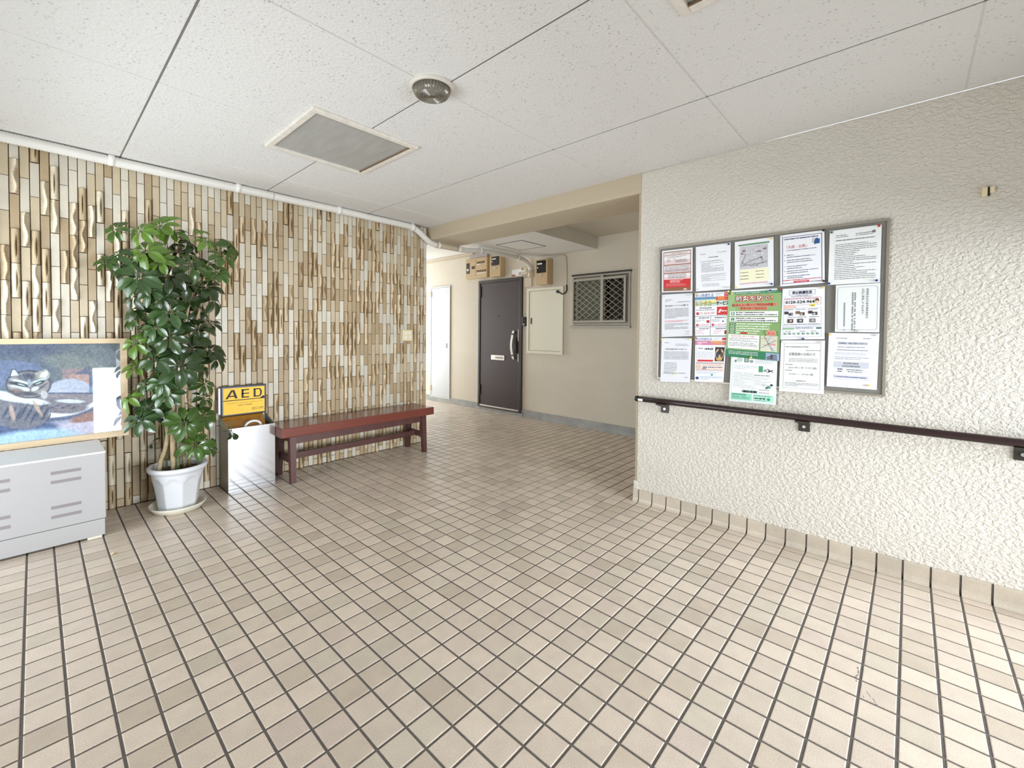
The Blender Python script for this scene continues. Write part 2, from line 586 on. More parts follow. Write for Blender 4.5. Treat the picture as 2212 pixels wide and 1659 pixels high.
# ------------------------------------------------------------------ picture geometry test used to rank pieces by visible size
def view(p):
    d = Vector(p) * S - cpos
    z = d.dot(fwd)
    if z < 0.05:
        return None
    return (1089.45 + FPX * d.dot(right) / z, 740.92 + FPX * d.dot(down) / z, z)


def inframe(p, m=0):
    q = view(p)
    return q is not None and -m < q[0] < 2212 + m and -m < q[1] < 1659 + m


# ------------------------------------------------------------------ floor tiles
def floor_tile_mb(x0, x1, y0, y1, col, mb=None, z=0.0):
    mb = mb or MB()
    h, b = 0.04, 0.022
    v = [(x0 + h, y0 + h, z - 0.05), (x1 - h, y0 + h, z - 0.05), (x1 - h, y1 - h, z - 0.05), (x0 + h, y1 - h, z - 0.05),
         (x0 + h, y0 + h, z - 0.012), (x1 - h, y0 + h, z - 0.012), (x1 - h, y1 - h, z - 0.012), (x0 + h, y1 - h, z - 0.012),
         (x0 + h + b, y0 + h + b, z), (x1 - h - b, y0 + h + b, z), (x1 - h - b, y1 - h - b, z), (x0 + h + b, y1 - h - b, z)]
    f = [(8, 9, 10, 11)]
    for i in range(4):
        j = (i + 1) % 4
        f += [(i, j, 4 + j, 4 + i), (4 + i, 4 + j, 8 + j, 8 + i)]
    return mb.add(v, f, col)


def floor_tint():
    r = RNG.random()
    base = np.array([206, 191, 175.0])
    if r < 0.16:
        base = np.array([193, 178, 161.0])
    elif r < 0.26:
        base = np.array([202, 186, 172.0])
    elif r < 0.34:
        base = np.array([197, 185, 168.0])
    base = base * (1 + RNG.uniform(-0.035, 0.03))
    return C(*base)


cells = []
for ix in range(-17, 37):
    for iy in range(-17, 70):
        cx, cy = ix + 0.5, iy + 0.5
        if ix >= 18 and iy < 6:
            x1 = 18.55
            if ix > 18:
                continue
        elif ix >= 18 and iy < 31:
            x1 = ix + 1
        elif iy >= 31:
            if ix < 18:
                continue
            x1 = ix + 1
        else:
            x1 = ix + 1
        cells.append((ix, x1, iy))
near = [(view((a + .5, c + .5, 0))[2] if inframe((a + .5, c + .5, 0), -10) else 1e9, (a, b, c)) for a, b, c in cells]
near.sort(key=lambda t: t[0])
chosen = set(t[1] for t in near[:300] if t[0] < 1e8 and t[1][1] - t[1][0] == 1)
ftile = floor_tile_mb(-0.5, 0.5, -0.5, 0.5, (1, 1, 1, 1)).mesh('tile', MT['floor_tile'])
rest = MB()
for cc in cells:
    a, b, c = cc
    if cc in chosen:
        o = bpy.data.objects.new('tile', ftile)
        COL.objects.link(o)
        o.parent = floor_ob
        o.location = Vector((a + 0.5, c + 0.5, 0)) * S
        o.color = floor_tint()
    else:
        floor_tile_mb(a, b, c, c + 1, floor_tint(), rest)
rest.build('distant_tiles', MT['floor_tile'], floor_ob, 'stuff')

# dark shoe scuffs on a few tiles near the entrance
MT['scuff'] = mat('scuff_mark', C(112, 108, 106), 0.7)
r_ = random.Random(8)
for pts, w_ in (([(8.80, -6.88), (9.2, -6.9), (9.7, -6.93)], 0.07), ([(8.5, -7.2), (8.2, -7.4), (7.95, -7.52)], 0.04), ([(8.25, -7.12), (8.1, -7.16)], 0.03), ([(12.05, -9.5), (12.1, -9.6)], 0.05)):
    m_ = MB()
    for i in range(len(pts) - 1):
        (xa, ya_), (xb, yb_) = pts[i], pts[i + 1]
        for q in range(4):
            t0, t1 = q / 4 + r_.uniform(0, .05), (q + 1) / 4 - r_.uniform(0.02, .12)
            o_ = r_.uniform(-w_, w_) * .5
            a_, b_ = (xa + (xb - xa) * t0, ya_ + (yb_ - ya_) * t0 + o_), (xa + (xb - xa) * t1, ya_ + (yb_ - ya_) * t1 + o_)
            m_.add([(a_[0], a_[1] - w_ / 3, .004), (b_[0], b_[1] - w_ / 4, .004), (b_[0], b_[1] + w_ / 3, .004), (a_[0], a_[1] + w_ / 4, .004)], [(0, 1, 2, 3)])
    m_.build('scuff_mark', MT['scuff'], floor_ob, 'stuff')

# ------------------------------------------------------------------ cove base tiles along the right wall
base = struct('baseboard_right', MB().box(18.785, 19.2, -17, 6.43, -0.02, 0.85), MT['grout'])
prof = [(18.9, 0.885), (18.80, 0.875), (18.755, 0.83), (18.75, 0.26), (18.715, 0.13), (18.64, 0.04), (18.55, 0.0), (18.55, -0.05)]


def cove(y0, y1, col):
    mb = MB()
    h = 0.04
    n = len(prof)
    v = [(x, y0 + h, z) for x, z in prof] + [(x, y1 - h, z) for x, z in prof]
    f = [(i, i + 1, i + 1 + n, i + n) for i in range(n - 1)]
    v += [(18.9, y0 + h, -0.05), (18.9, y1 - h, -0.05)]
    f += [tuple(range(n)) + (2 * n,), tuple(range(2 * n - 1, n - 1, -1)) + (2 * n + 1,)]
    return mb.add(v, f, col)


ctile = cove(-0.5, 0.5, (1, 1, 1, 1)).mesh('base_tile', MT['cove'], (0, 0, 0))
for iy in range(-17, 7):
    if iy == 6:
        o = bpy.data.objects.new('base_tile', cove(6, 6.46, (1, 1, 1, 1)).mesh('base_tile', MT['cove']))
    else:
        o = bpy.data.objects.new('base_tile', ctile)
        o.location = Vector((0, iy + 0.5, 0)) * S
    COL.objects.link(o)
    o.parent = base
    o.color = C(*(np.array([190, 178, 161]) * (1 + RNG.uniform(-0.05, 0.03))))

# ------------------------------------------------------------------ relief tiles of the back wall
TW, TH = 0.4145, 2.05


def relief(kind, seed, h):
    """one wall tile, local x 0..TW-joint, z 0..h; front towards -y; brown glaze in hollows, cream on ridges; slit tiles coloured as if lit from the left"""
    r = random.Random(seed)
    mb = MB()
    w = TW - 0.034
    if kind == 'flat':
        b = 0.02
        v = [(0, 0.15, 0), (w, 0.15, 0), (w, 0.15, h), (0, 0.15, h), (0, 0.02, 0), (w, 0.02, 0), (w, 0.02, h), (0, 0.02, h),
             (b, 0, b), (w - b, 0, b), (w - b, 0, h - b), (b, 0, h - b)]
        f = [(8, 9, 10, 11)]
        for i in range(4):
            j = (i + 1) % 4
            f += [(i, j, 4 + j, 4 + i), (4 + i, 4 + j, 8 + j, 8 + i)]
        mb.add(v, f, (1, 1, 1, 1))
        return mb
    nu, nv = 8, 13
    ph, amp, c0 = r.uniform(0, 6.28), r.uniform(0.13, 0.24), r.uniform(0.42, 0.6)
    turns = r.choice([1.0, 1.0, 1.4])
    us = [0, .1, .24, .38, .5, .6, .72, .86, 1.0]
    grid, cols = [], {}
    hollow = np.array(C(152, 130, 100))[:3]
    ridge = np.array(C(236, 229, 214))[:3]
    for j in range(nv):
        vv = j / (nv - 1)
        for i in range(nu + 1):
            u = us[i]
            if kind == 'slit':
                eye = max(0.0, 1 - ((vv - 0.5) / 0.34) ** 2)
                dome = 0.15 * (1 - (2 * u - 1) ** 2) ** 0.55
                cut = 0.15 * eye * max(0, 1 - abs(u - c0 - 0.04) / (0.06 + 0.07 * eye))
                y = dome - cut
                sh = (y / 0.15) * (0.45 + 0.55 * (1 - u)) + 0.12 * r.uniform(-1, 1) - (0.32 if cut > 0.05 else 0)  # colour fades darker to the right: side light painted into the glaze
            else:
                cc = c0 + amp * math.sin(6.283 * turns * vv + ph)
                if u < cc:
                    y = 0.03 + 0.16 * (u / cc) ** 1.3
                else:
                    y = 0.19 * max(0.0, 1 - (u - cc) / 0.2) + 0.015 + 0.03 * (1 - u)
                sh = y / 0.17 + 0.12 * r.uniform(-1, 1)
            grid.append((u * w, 0.03 - y, vv * h))
            cols[len(grid) - 1] = max(-0.45, min(1, sh))
    o = len(mb.v)
    mb.v += grid
    for j in range(nv - 1):
        for i in range(nu):
            q = [j * (nu + 1) + i, j * (nu + 1) + i + 1, (j + 1) * (nu + 1) + i + 1, (j + 1) * (nu + 1) + i]
            t = sum(cols[k] for k in q) / 4
            c = np.maximum(hollow + (ridge - hollow) * t, 0.02)
            mb.f.append([o + k for k in q]); mb.c.append((*c, 1)); mb.s.append(False); mb.mi.append(0)
    # sides down to the wall
    rim = [i for i in range(nu + 1)] + [j * (nu + 1) + nu for j in range(1, nv)] + [(nv - 1) * (nu + 1) + i for i in range(nu - 1, -1, -1)] + [j * (nu + 1) for j in range(nv - 2, 0, -1)]
    back = []
    for k in rim:
        x, y, z = grid[k]
        mb.v.append((x, 0.15, z))
        back.append(len(mb.v) - 1)
    n = len(rim)
    for a in range(n):
        b2 = (a + 1) % n
        mb.f.append([o + rim[b2], o + rim[a], back[a], back[b2]]); mb.c.append((*(hollow * 0.8), 1)); mb.s.append(False); mb.mi.append(0)
    return mb


protos = {}
for kind, cnt in (('flat', 1), ('slit', 5), ('wave', 7)):
    protos[kind] = []
    for q in range(cnt):
        mb = relief(kind, 100 + q, TH - 0.03)
        protos[kind].append((mb, mb.mesh('wall_tile', MT['wall_tile'])))
pieces = []
ncol = 0
x = -11.086 - TW * 14
k = -14
R2 = random.Random(5)
while x < 18.84 - 0.1:
    off = 21.07 if k % 2 == 0 else 22.1
    z = off - TH * 11
    while z < 23.4:
        z0, z1 = max(z, 0.03), min(z + TH, 23.44)
        if z1 - z0 > 0.12:
            r = R2.random()
            if z0 > 21.0:
                kind = 'flat' if r < 0.86 else 'slit'
            elif x > -2.5:
                kind = 'flat' if r < 0.58 else ('slit' if r < 0.86 else 'wave')
            elif z0 > 19.3:
                kind = 'flat' if r < 0.62 else ('slit' if r < 0.86 else 'wave')
            else:
                kind = 'flat' if r < 0.42 else ('slit' if r < 0.74 else 'wave')
            if z1 - z0 < 1.2:
                kind = 'flat'
            t = R2.random()
            if kind == 'flat':
                c = (205, 197, 180) if t < 0.42 else ((190, 174, 146) if t < 0.75 else (172, 151, 119))
            else:
                c = (255, 250, 240) if t < 0.6 else (220, 207, 184)
                if x > -2.5:
                    c = (242, 229, 207) if t < 0.5 else (216, 199, 171)
            c = C(*(np.array(c) * (1 + R2.uniform(-0.03, 0.03))).clip(0, 255))
            q = view((x + .2, YT, (z0 + z1) / 2))
            pieces.append((q[2] * (1 if q and 0 < q[0] < 2212 and 0 < q[1] < 1659 else 100) if q else 1e9, x, z0, z1, kind, R2.randrange(7), c))
        z += TH
    if R2.random() < 0.0:
        pass
    x += TW
    k += 1
pieces.sort(key=lambda t: t[0])
far_tiles = MB()
for n, (d, x, z0, z1, kind, var, c) in enumerate(pieces):
    mb, me = protos[kind][var % len(protos[kind])]
    sz = (z1 - z0 - 0.03) / (TH - 0.03)
    w_ = min(1.0, (18.84 - x) / TW)
    if n < 300:
        o = bpy.data.objects.new('wall_tile', me)
        COL.objects.link(o)
        o.parent = wall_back
        o.location = Vector((x, YT, z0)) * S
        o.scale = (w_, 1, sz)
        o.color = c
    else:
        oo = len(far_tiles.v)
        far_tiles.v += [(x + p[0] * w_, YT + p[1], z0 + p[2] * sz) for p in mb.v]
        far_tiles.f += [[oo + i for i in fc] for fc in mb.f]
        far_tiles.c += [(q_[0] * c[0], q_[1] * c[1], q_[2] * c[2], 1) for q_ in mb.c]
        far_tiles.s += mb.s
        far_tiles.mi += mb.mi
far_tiles.build('distant_wall_tiles', MT['wall_tile'], wall_back, 'stuff')

# ------------------------------------------------------------------ corridor curb
curb = struct('baseboard_far', MB().box(36.85, XF, 0, 32.3, -0.03, 1.05, 0.03).box(36.85, XF, 32.35, 48.4, -0.03, 1.0, 0.03).box(36.85, XF, 48.45, 70, -0.03, 0.95, 0.03), MT['concrete'])


# ------------------------------------------------------------------ entrance door of the flat
def rect_frame(mb, x0, x1, ya, yb, za, zb, t, bev=0.0):
    mb.box(x0, x1, ya, yb, zb - t, zb, bev).box(x0, x1, ya, yb, za, za + t, bev)
    mb.box(x0, x1, ya, ya + t, za + t, zb - t, bev).box(x0, x1, yb - t, yb, za + t, zb - t, bev)
    return mb


dm = MB()
ya, yb, za, zb = 32.62, 41.6, 0.6, 20.04
dm.box(36.72, XF, ya, yb, zb - 0.42, zb, 0.03).box(36.72, XF, ya, ya + 0.5, za, zb - 0.42, 0.03).box(36.72, XF, yb - 0.4, yb, za, zb - 0.42, 0.03)
dm.box(36.72, XF, ya, yb, za - 0.1, za + 0.08, 0.02)
d1 = struct('door_1', dm, MT['door_frame'])
box(36.82, 36.98, ya + 0.53, yb - 0.42, za + 0.3, zb - 0.46, 0.02).build('door_leaf', MT['door'], d1)
box(36.74, 36.9, ya + 0.5, yb - 0.4, za + 0.08, za + 0.27).build('threshold', MT['silver'], d1)
for z0, z1 in ((17.45, 19.2), (2.35, 3.95)):
    box(36.66, 36.84, 41.05, 41.42, z0, z1, 0.05).build('hinge', MT['black'], d1)
hp = [(36.55, 34.06, 12.3), (36.44, 34.16, 11.6), (36.36, 34.26, 10.8), (36.34, 34.3, 10.2), (36.36, 34.26, 9.6), (36.44, 34.16, 8.9), (36.55, 34.06, 8.3)]
hb = MB()
for (xa, y0_, z0_), (xb, y1_, z1_) in zip(hp[:-1], hp[1:]):
    w1, w2 = 0.2, 0.2
    hb.hexa([(xb, y1_ - w2, z1_), (xb + .14, y1_ - w2, z1_), (xb + .14, y1_ + w2, z1_), (xb, y1_ + w2, z1_),
             (xa, y0_ - w1, z0_), (xa + .14, y0_ - w1, z0_), (xa + .14, y0_ + w1, z0_), (xa, y0_ + w1, z0_)])
hd = hb.build('handle', MT['silver'], d1)
for z_ in (12.15, 8.45):
    box(36.58, 36.84, 33.9, 34.22, z_ - 0.25, z_ + 0.2, 0.04).build('handle_post', MT['silver'], hd)
for z_ in (11.85, 8.75):
    MB().disc((36.42, 34.1, z_), (1, 0, 0), 0.1, 12, depth=0.2).build('keyhole', MT['black'], hd)
box(36.6, 36.84, 33.5, 33.95, 9.1, 11.4, 0.06).build('latch_housing', MT['bracket'], d1)
for z0, z1 in ((10.85, 12.5), (7.9, 9.0)):
    box(36.78, 36.83, 33.24, 33.36, z0, z1).build('lock_plate', MT['silver'], d1)
ls = box(36.74, 36.84, 35.95, 38.7, 7.93, 8.65, 0.03).build('letter_slot', MT['silver'], d1)
box(36.715, 36.745, 36.2, 37.8, 8.15, 8.42, 0.01).build('slot_flap', MT['vent'], ls)
MB().disc((36.81, 37.34, 14.5), (1, 0, 0), 0.13, 14, depth=0.06).build('peephole', MT['bracket'], d1)

# white meter-room door
d2m = rect_frame(MB(), 36.8, XF, 48.55, 53.85, 0.7, 19.85, 0.22, 0.02)
d2 = struct('door_2', d2m, MT['white_door'])
box(36.84, 36.98, 48.8, 53.6, 0.95, 19.6, 0.02).build('door_leaf', MT['white_door'], d2)
for z0, z1 in ((18.15, 19.05), (1.8, 2.7)):
    box(36.74, 36.86, 53.5, 53.9, z0, z1, 0.03).build('hinge', MT['beam'], d2)
box(36.79, 36.85, 49.3, 49.56, 9.35, 10.15, 0.02).build('handle', MT['vent'], d2)

# ------------------------------------------------------------------ grilled window of the flat
w1 = struct('window_1', rect_frame(MB(), 36.8, 37.5, win[0], win[1], win[2], win[3], 0.22), MT['window_alu'])
struct('wall_room_behind_window', MB().box(41, 41.2, 12, 28, 10, 24).box(38.6, 41, 12, 12.2, 10, 24).box(38.6, 41, 27.8, 28, 10, 24).box(38.6, 41, 12, 28, 9.8, 10).box(38.6, 41, 12, 28, 24, 24.2), MT['dark_room'])
rect_frame(MB(), 37.05, 37.2, 19.5, 23.85, 13.35, 19.1, 0.4).build('sash', MT['window_alu'], w1)
rect_frame(MB(), 37.25, 37.4, 16.3, 20.1, 13.35, 19.1, 0.4).build('sash', MT['window_alu'], w1)
box(37.1, 37.14, 19.85, 23.5, 13.7, 18.75).build('screen', MT['screen'], w1)
box(37.3, 37.34, 16.65, 19.75, 13.7, 18.75).build('pane', MT['dark_glass'], w1)
box(36.55, XF, 15.95, 24.3, 12.75, 13.0, 0.03).build('window_sill', MT['window_alu'], w1)
box(36.7, XF, 15.95, 24.2, 19.37, 19.55, 0.03).build('drip_rail', MT['bracket'], w1)
gr = rect_frame(MB(), 36.45, 36.62, 16.45, 23.95, 13.4, 18.9, 0.26, 0.03)
gr.box(36.44, 36.63, 19.42, 19.78, 13.4, 19.2, 0.03)
gf = gr.build('grille_frame', MT['window_alu'], w1)
wm = MB()
A0, A1, B0, B1 = 16.71, 23.69, 13.66, 18.64
ky, kz = 1.02, 0.73


def clip_seg(y0, z0, y1, z1):
    t0, t1 = 0.0, 1.0
    for p, q in ((-(y1 - y0), y0 - A0), (y1 - y0, A1 - y0), (-(z1 - z0), z0 - B0), (z1 - z0, B1 - z0)):
        if abs(p) < 1e-9:
            if q < 0:
                return None
            continue
        t = q / p
        if p < 0:
            t0 = max(t0, t)
        else:
            t1 = min(t1, t)
    return None if t0 >= t1 else (y0 + (y1 - y0) * t0, z0 + (z1 - z0) * t0, y0 + (y1 - y0) * t1, z0 + (z1 - z0) * t1)


for i in range(-8, 17):
    for sgn in (1, -1):
        yb_ = A0 + 0.5 + i * ky
        s_ = clip_seg(yb_, B0, yb_ + sgn * 10 * ky, B0 + 10 * kz)
        if s_:
            xo = 36.53 if sgn > 0 else 36.56
            wm.tube([(xo, s_[0], s_[1]), (xo, s_[2], s_[3])], 0.042, 4)
wm.build('wire_lattice', MT['window_alu'], gf)

# ------------------------------------------------------------------ meters and boxes on the door wall
tb = thing('terminal_box', 'wide beige terminal box with vents and a black slot above the brown door', 'utility box', (36.6, 42, 20.5))
box(36.55, XF, 39.5, 44.35, 20.5, 23.7, 0.05).build('case', MT['beige_box'], tb)
box(36.5, 36.56, 39.52, 41.95, 20.6, 23.6, 0.02).build('cover', MT['beige_box'], tb)
box(36.5, 36.56, 42.02, 44.3, 20.9, 23.4, 0.02).build('cover', MT['beige_box'], tb)
wn = box(36.47, 36.52, 43.4, 44.15, 21.35, 23.0, 0.02).build('window', MT['dark_glass'], tb)
box(36.455, 36.475, 43.6, 44.02, 21.8, 22.1).build('nameplate', MT['sticker'], wn)
box(36.45, 36.5, 42.25, 42.9, 22.0, 22.45, 0.03).build('latch', MT['bracket'], tb)
for za_, n_ in ((22.75, 5), (21.42, 6)):
    for q in range(n_):
        box(36.48, 36.51, 41.72 - 0.36 * q, 41.52 - 0.36 * q, za_, za_ + 0.3).build('vent_slot', MT['dark'], tb)
for za_, wq in ((22.55, 0.9), (21.2, 2.0)):
    box(36.485, 36.5, 41.85 - wq, 41.85, za_, za_ + 0.1).build('label_strip', MT['sticker'], tb)
td = thing('cable_duct', 'grey cable duct running along the top of the terminal box', 'duct', (36.7, 41, 23.8))
box(36.6, XF, 39.6, 43.5, 23.72, 24.3, 0.05).build('duct_cover', MT['vent'], td)


def meter(label, y0, y1, z0, z1, xf, wy0, wy1, wz0, wz1):
    t = thing('electric_meter', label, 'electric meter', (xf, (y0 + y1) / 2, z0), 'electric meters on the corridor wall')
    box(xf, XF, y0, y1, z0, z1, 0.07).build('case', MT['beige_box'], t)
    w_ = box(xf - 0.05, xf + 0.02, wy0, wy1, wz0, wz1, 0.03).build('meter_window', MT['dark_glass'], t)
    h = wz1 - wz0
    box(xf - 0.07, xf - 0.04, wy1 - 0.95, wy1 - 0.12, wz1 - 0.32 * h, wz1 - 0.2 * h).build('dial', MT['sticker'], w_)
    box(xf - 0.07, xf - 0.04, wy1 - 0.28, wy1 - 0.1, wz1 - 0.62 * h, wz1 - 0.52 * h).build('nameplate', MT['sticker'], w_)
    MB().disc((xf - 0.02, (y0 + y1) / 2, z0 + (wz0 - z0) * 0.75), (1, 0, 0), 0.14, 12, depth=0.1).build('screw', MT['silver'], t)
    return t


meter('beige electric meter between the terminal box and the end of the white pipe', 36.2, 38.4, 20.35, 23.4, 36.0, 36.45, 38.05, 22.0, 23.3)
meter('beige electric meter mounted above the cream panel door', 27.36, 29.4, 18.55, 21.9, 35.7, 27.6, 29.15, 20.1, 21.75)

st = thing('notice_sticker', 'pale stickers stuck on the wall over the top of the brown door', 'sticker', (36.95, 33.8, 20.2))
box(36.94, XF, 32.95, 34.8, 20.25, 21.2).build('plate', MT['white_plastic'], st)
box(36.93, 36.95, 34.1, 34.8, 20.25, 20.5).build('red_label', mat('red_label', C(150, 96, 84), 0.6), st)
box(36.93, 36.95, 33.0, 33.45, 20.35, 20.75).build('mark', MT['vent'], st)
jb = thing('junction_box', 'small beige junction box at the top right corner of the brown door', 'junction box', (36.6, 32.1, 20.2))
box(36.6, XF, 31.55, 32.75, 20.25, 21.4, 0.08).build('case', MT['pipe_beige'], jb)
box(36.52, 36.62, 31.8, 32.6, 20.65, 20.95, 0.04).build('lid_clip', MT['cream'], jb)
MB().disc((36.58, 32.45, 21.1), (1, 0, 0), 0.09, 10, depth=0.08).build('screw', MT['bracket'], jb)
cp = thing('cover_plate', 'blank beige cover plate on the wall under the junction box', 'plate', (36.85, 31.6, 18.5))
box(36.82, XF, 30.95, 32.28, 18.55, 19.85, 0.08).build('plate', MT['pipe_beige'], cp)

mc = thing('panel_door', 'cream steel panel door on the wall beside the brown door', 'panel', (36.8, 28.6, 9.2))
rect_frame(MB(), 36.72, XF, 25.5, 31.7, 9.2, 18.25, 0.38, 0.02).build('frame', MT['cream'], mc)
box(36.8, 36.98, 25.92, 31.28, 9.62, 17.83, 0.02).build('door', MT['cream'], mc)
box(36.75, 36.82, 30.8, 31.02, 13.3, 14.15, 0.03).build('handle', MT['bracket'], mc)

ic = thing('intercom', 'small dark doorbell intercom between the brown door and the cream panel', 'intercom', (36.7, 32.2, 13))
box(36.68, XF, 31.85, 32.55, 13.0, 14.3, 0.06).build('case', MT['bracket'], ic)
box(36.65, 36.7, 32.0, 32.5, 13.85, 14.22, 0.03).build('camera_window', MT['dark_glass'], ic)
MB().disc((36.67, 32.2, 13.25), (1, 0, 0), 0.1, 12, depth=0.06).build('call_button', MT['silver'], ic)
MB().disc((36.67, 32.22, 13.58), (1, 0, 0), 0.17, 14, depth=0.03).build('speaker', MT['dark'], ic)

cb = thing('wall_cable', 'thin cable running along the ceiling and down into the cream panel', 'cable', (36.9, 25.3, 20))
MB().tube([(36.88, 27.4, 22.34), (36.88, 25.9, 22.36), (36.88, 25.4, 22.25), (36.88, 25.2, 22.0), (36.88, 25.1, 20), (36.88, 25.05, 18.4)], 0.07, 6).build('conduit', MT['pipe_beige'], cb)
MB().tube([(36.86, 25.05, 18.4), (36.84, 25.0, 17.7), (36.8, 25.2, 17.32), (36.72, 25.6, 17.17), (36.66, 26.05, 17.4), (36.7, 26.35, 17.55)], 0.08, 7).build('black_lead', MT['rubber'], cb)
MB().disc((36.74, 26.4, 17.56), (1, 0, 0), 0.2, 12, depth=0.16).build('grommet', MT['rubber'], cb)

# ------------------------------------------------------------------ long conduit pipe
pp = thing('conduit_pipe', 'long white conduit pipe strapped along the top of the tiled wall', 'pipe', (0, 30.6, 23))
ctl = [(-17, 23.1), (-12, 23.1), (-7, 23.14), (-2, 23.12), (0.3, 23.14), (4, 23.1), (8.5, 23.13), (12, 23.1), (15.8, 23.1), (16.7, 23.02), (17.5, 22.66), (18.4, 22.1), (19.0, 21.8), (19.8, 21.68)]
ctl2 = [(19.6, 21.69), (21, 21.7), (22.5, 21.7), (24, 21.72), (25.4, 21.86), (27.5, 22.1), (30, 22.12), (33.5, 22.08), (34.6, 21.96), (35.5, 21.6), (36.0, 21.15), (36.2, 20.5)]


def smooth(c, n=6):
    out = []
    for i in range(len(c) - 1):
        p0, p1, p2, p3 = c[max(i - 1, 0)], c[i], c[i + 1], c[min(i + 2, len(c) - 1)]
        for k_ in range(n):
            t = k_ / n
            out.append(tuple(0.5 * (2 * b + (c_ - a) * t + (2 * a - 5 * b + 4 * c_ - d) * t * t + (-a + 3 * b - 3 * c_ + d) * t ** 3) for a, b, c_, d in zip(p0, p1, p2, p3)))
    out.append(c[-1])
    return out


# ribbed flexible sleeve at the left, smooth tube further on
ribs = [(-17 + 0.075 * i, 23.1 + (0.04 * math.sin((-17 + 0.075 * i) * 0.4) * 0.5)) for i in range(int((17 + 3.0) / 0.075))]
MB().tube([(x_, 30.62, z_) for x_, z_ in ribs], 0.33, 12, rfun=lambda i: 0.335 if i % 2 else 0.305).build('ribbed_sleeve', MT['pipe'], pp)
MB().tube([(x_, 30.62, z_) for x_, z_ in smooth([(2.9, 23.12)] + ctl[5:])], 0.31, 14).build('tube', MT['pipe'], pp)
MB().tube([(x_, 30.6, z_) for x_, z_ in smooth(ctl2)][:14], 0.33, 14).build('joint_sleeve', MT['pipe_beige'], pp)
MB().tube([(x_, 30.6, z_) for x_, z_ in smooth(ctl2)][12:], 0.3, 14).build('tube', MT['pipe'], pp)
MB().tube([(36.2, 30.6, 20.7), (36.25, 30.6, 19.75)], 0.42, 10).build('end_socket', MT['pipe_beige'], pp)
for x_, z_ in ((-7.05, 23.13), (0.3, 23.14), (8.5, 23.13), (16.6, 23.03), (20.1, 21.69), (23.2, 21.7), (26.6, 22.02), (33.6, 22.08)):
    m_ = MB().tube([(x_ - 0.16, 30.61, z_), (x_ + 0.16, 30.61, z_)], 0.37, 14)
    m_.box(x_ - 0.16, x_ + 0.16, 30.55, 30.7, z_ + 0.3, z_ + (0.62 if x_ < 19 else 0.4))
    m_.box(x_ - 0.16, x_ + 0.16, 30.9, 31.0 if x_ < 18 else 31.05, z_ - 0.12, z_ + 0.34)
    m_.build('strap', MT['clamp'], pp)

# ------------------------------------------------------------------ ceiling lamps
def ceiling_light(label, x0, x1, y0, y1):
    t = thing('ceiling_light', label, 'ceiling light', ((x0 + x1) / 2, (y0 + y1) / 2, HC), 'square flush ceiling lights')
    mb = MB()
    z1, z0, w_ = HC, HC - 0.16, 0.36
    for (a0, a1, b0, b1) in ((x0, x1, y0, y0 + w_), (x0, x1, y1 - w_, y1), (x0, x0 + w_, y0 + w_, y1 - w_), (x1 - w_, x1, y0 + w_, y1 - w_)):
        mb.box(a0, a1, b0, b1, z0, z1 + 0.02, 0.05)
    mb.build('frame', MT['light_frame'], t)
    box(x1 - w_ - 0.05, x1 - w_ + 0.02, y0 + w_, y1 - w_, z0 + 0.02, z1).build('rusty_edge', MT['rust'], t)
    box(x0 + w_, x1 - w_, y0 + w_, y1 - w_, HC - 0.03, HC + 0.03).build('diffuser', MT['diffuser'], t)
    return t


ceiling_light('square frosted ceiling light with rusty frame, unlit, beside the round lamp', -0.9, 5.6, 14.35, 21.15)
ceiling_light('square ceiling light cut by the top picture edge, only its frame corner showing', -1.3, 5.2, -8.6, -1.8)
dl = thing('downlight', 'round ceiling lamp with white ring and ribbed smoked glass lens', 'ceiling light', (2.08, 8.5, HC))
MB().lathe(2.08, 8.5, [(1.0, HC + 0.02), (1.0, HC - 0.1), (0.95, HC - 0.16), (0.84, HC - 0.14), (0.8, HC - 0.02)], 48).build('ring', MT['ring'], dl)
ln = MB().lathe(2.08, 8.5, [(0.8, HC - 0.05), (0.79, HC - 0.34), (0.74, HC - 0.42), (0.66, HC - 0.46)], 144, rmod=lambda t, z, k: 1 + 0.035 * math.cos(36 * t), smooth=False).build('ribbed_lens', MT['lens'], dl)
rr_ = [(0.67, HC - 0.45)]
for q in range(12):
    rr_ += [(0.62 - 0.05 * q, HC - 0.44 - (0.06 if q % 2 else 0)), ]
rr_ += [(0.001, HC - 0.46)]
MB().lathe(2.08, 8.5, rr_, 40, smooth=False).build('lens_rings', MT['lens'], dl)
MB().lathe(2.08, 8.5, [(0.16, HC - 0.475), (0.1, HC - 0.5), (0.001, HC - 0.5)], 20).build('lens_centre', MT['lens_dark'], dl)

# ------------------------------------------------------------------ switch plate, wall clip
sw = thing('switch_plate', 'ivory plate with four small round buttons on the tiled wall', 'switch', (16.2, 30.8, 11.2))
box(15.57, 16.77, 30.75, 31.0, 11.1, 12.26, 0.06).build('plate', MT['switch'], sw)
for x_ in (15.97, 16.42):
    for z_ in (11.47, 11.92):
        MB().disc((x_, 30.74, z_), (0, 1, 0), 0.12, 14, depth=0.1).build('button', MT['sticker'], sw)
hk = thing('cable_clip', 'small ivory cable clip left on the stucco wall above the handrail', 'clip', (18.8, -10.45, 18.6))
box(18.72, XW, -10.42, -10.24, 18.42, 18.84, 0.03).build('clip_half', MT['switch'], hk)
box(18.72, XW, -10.64, -10.49, 18.55, 18.83, 0.03).build('clip_half', MT['switch'], hk)
box(18.82, XW, -10.5, -10.4, 18.44, 18.84).build('slot', MT['bracket'], hk)

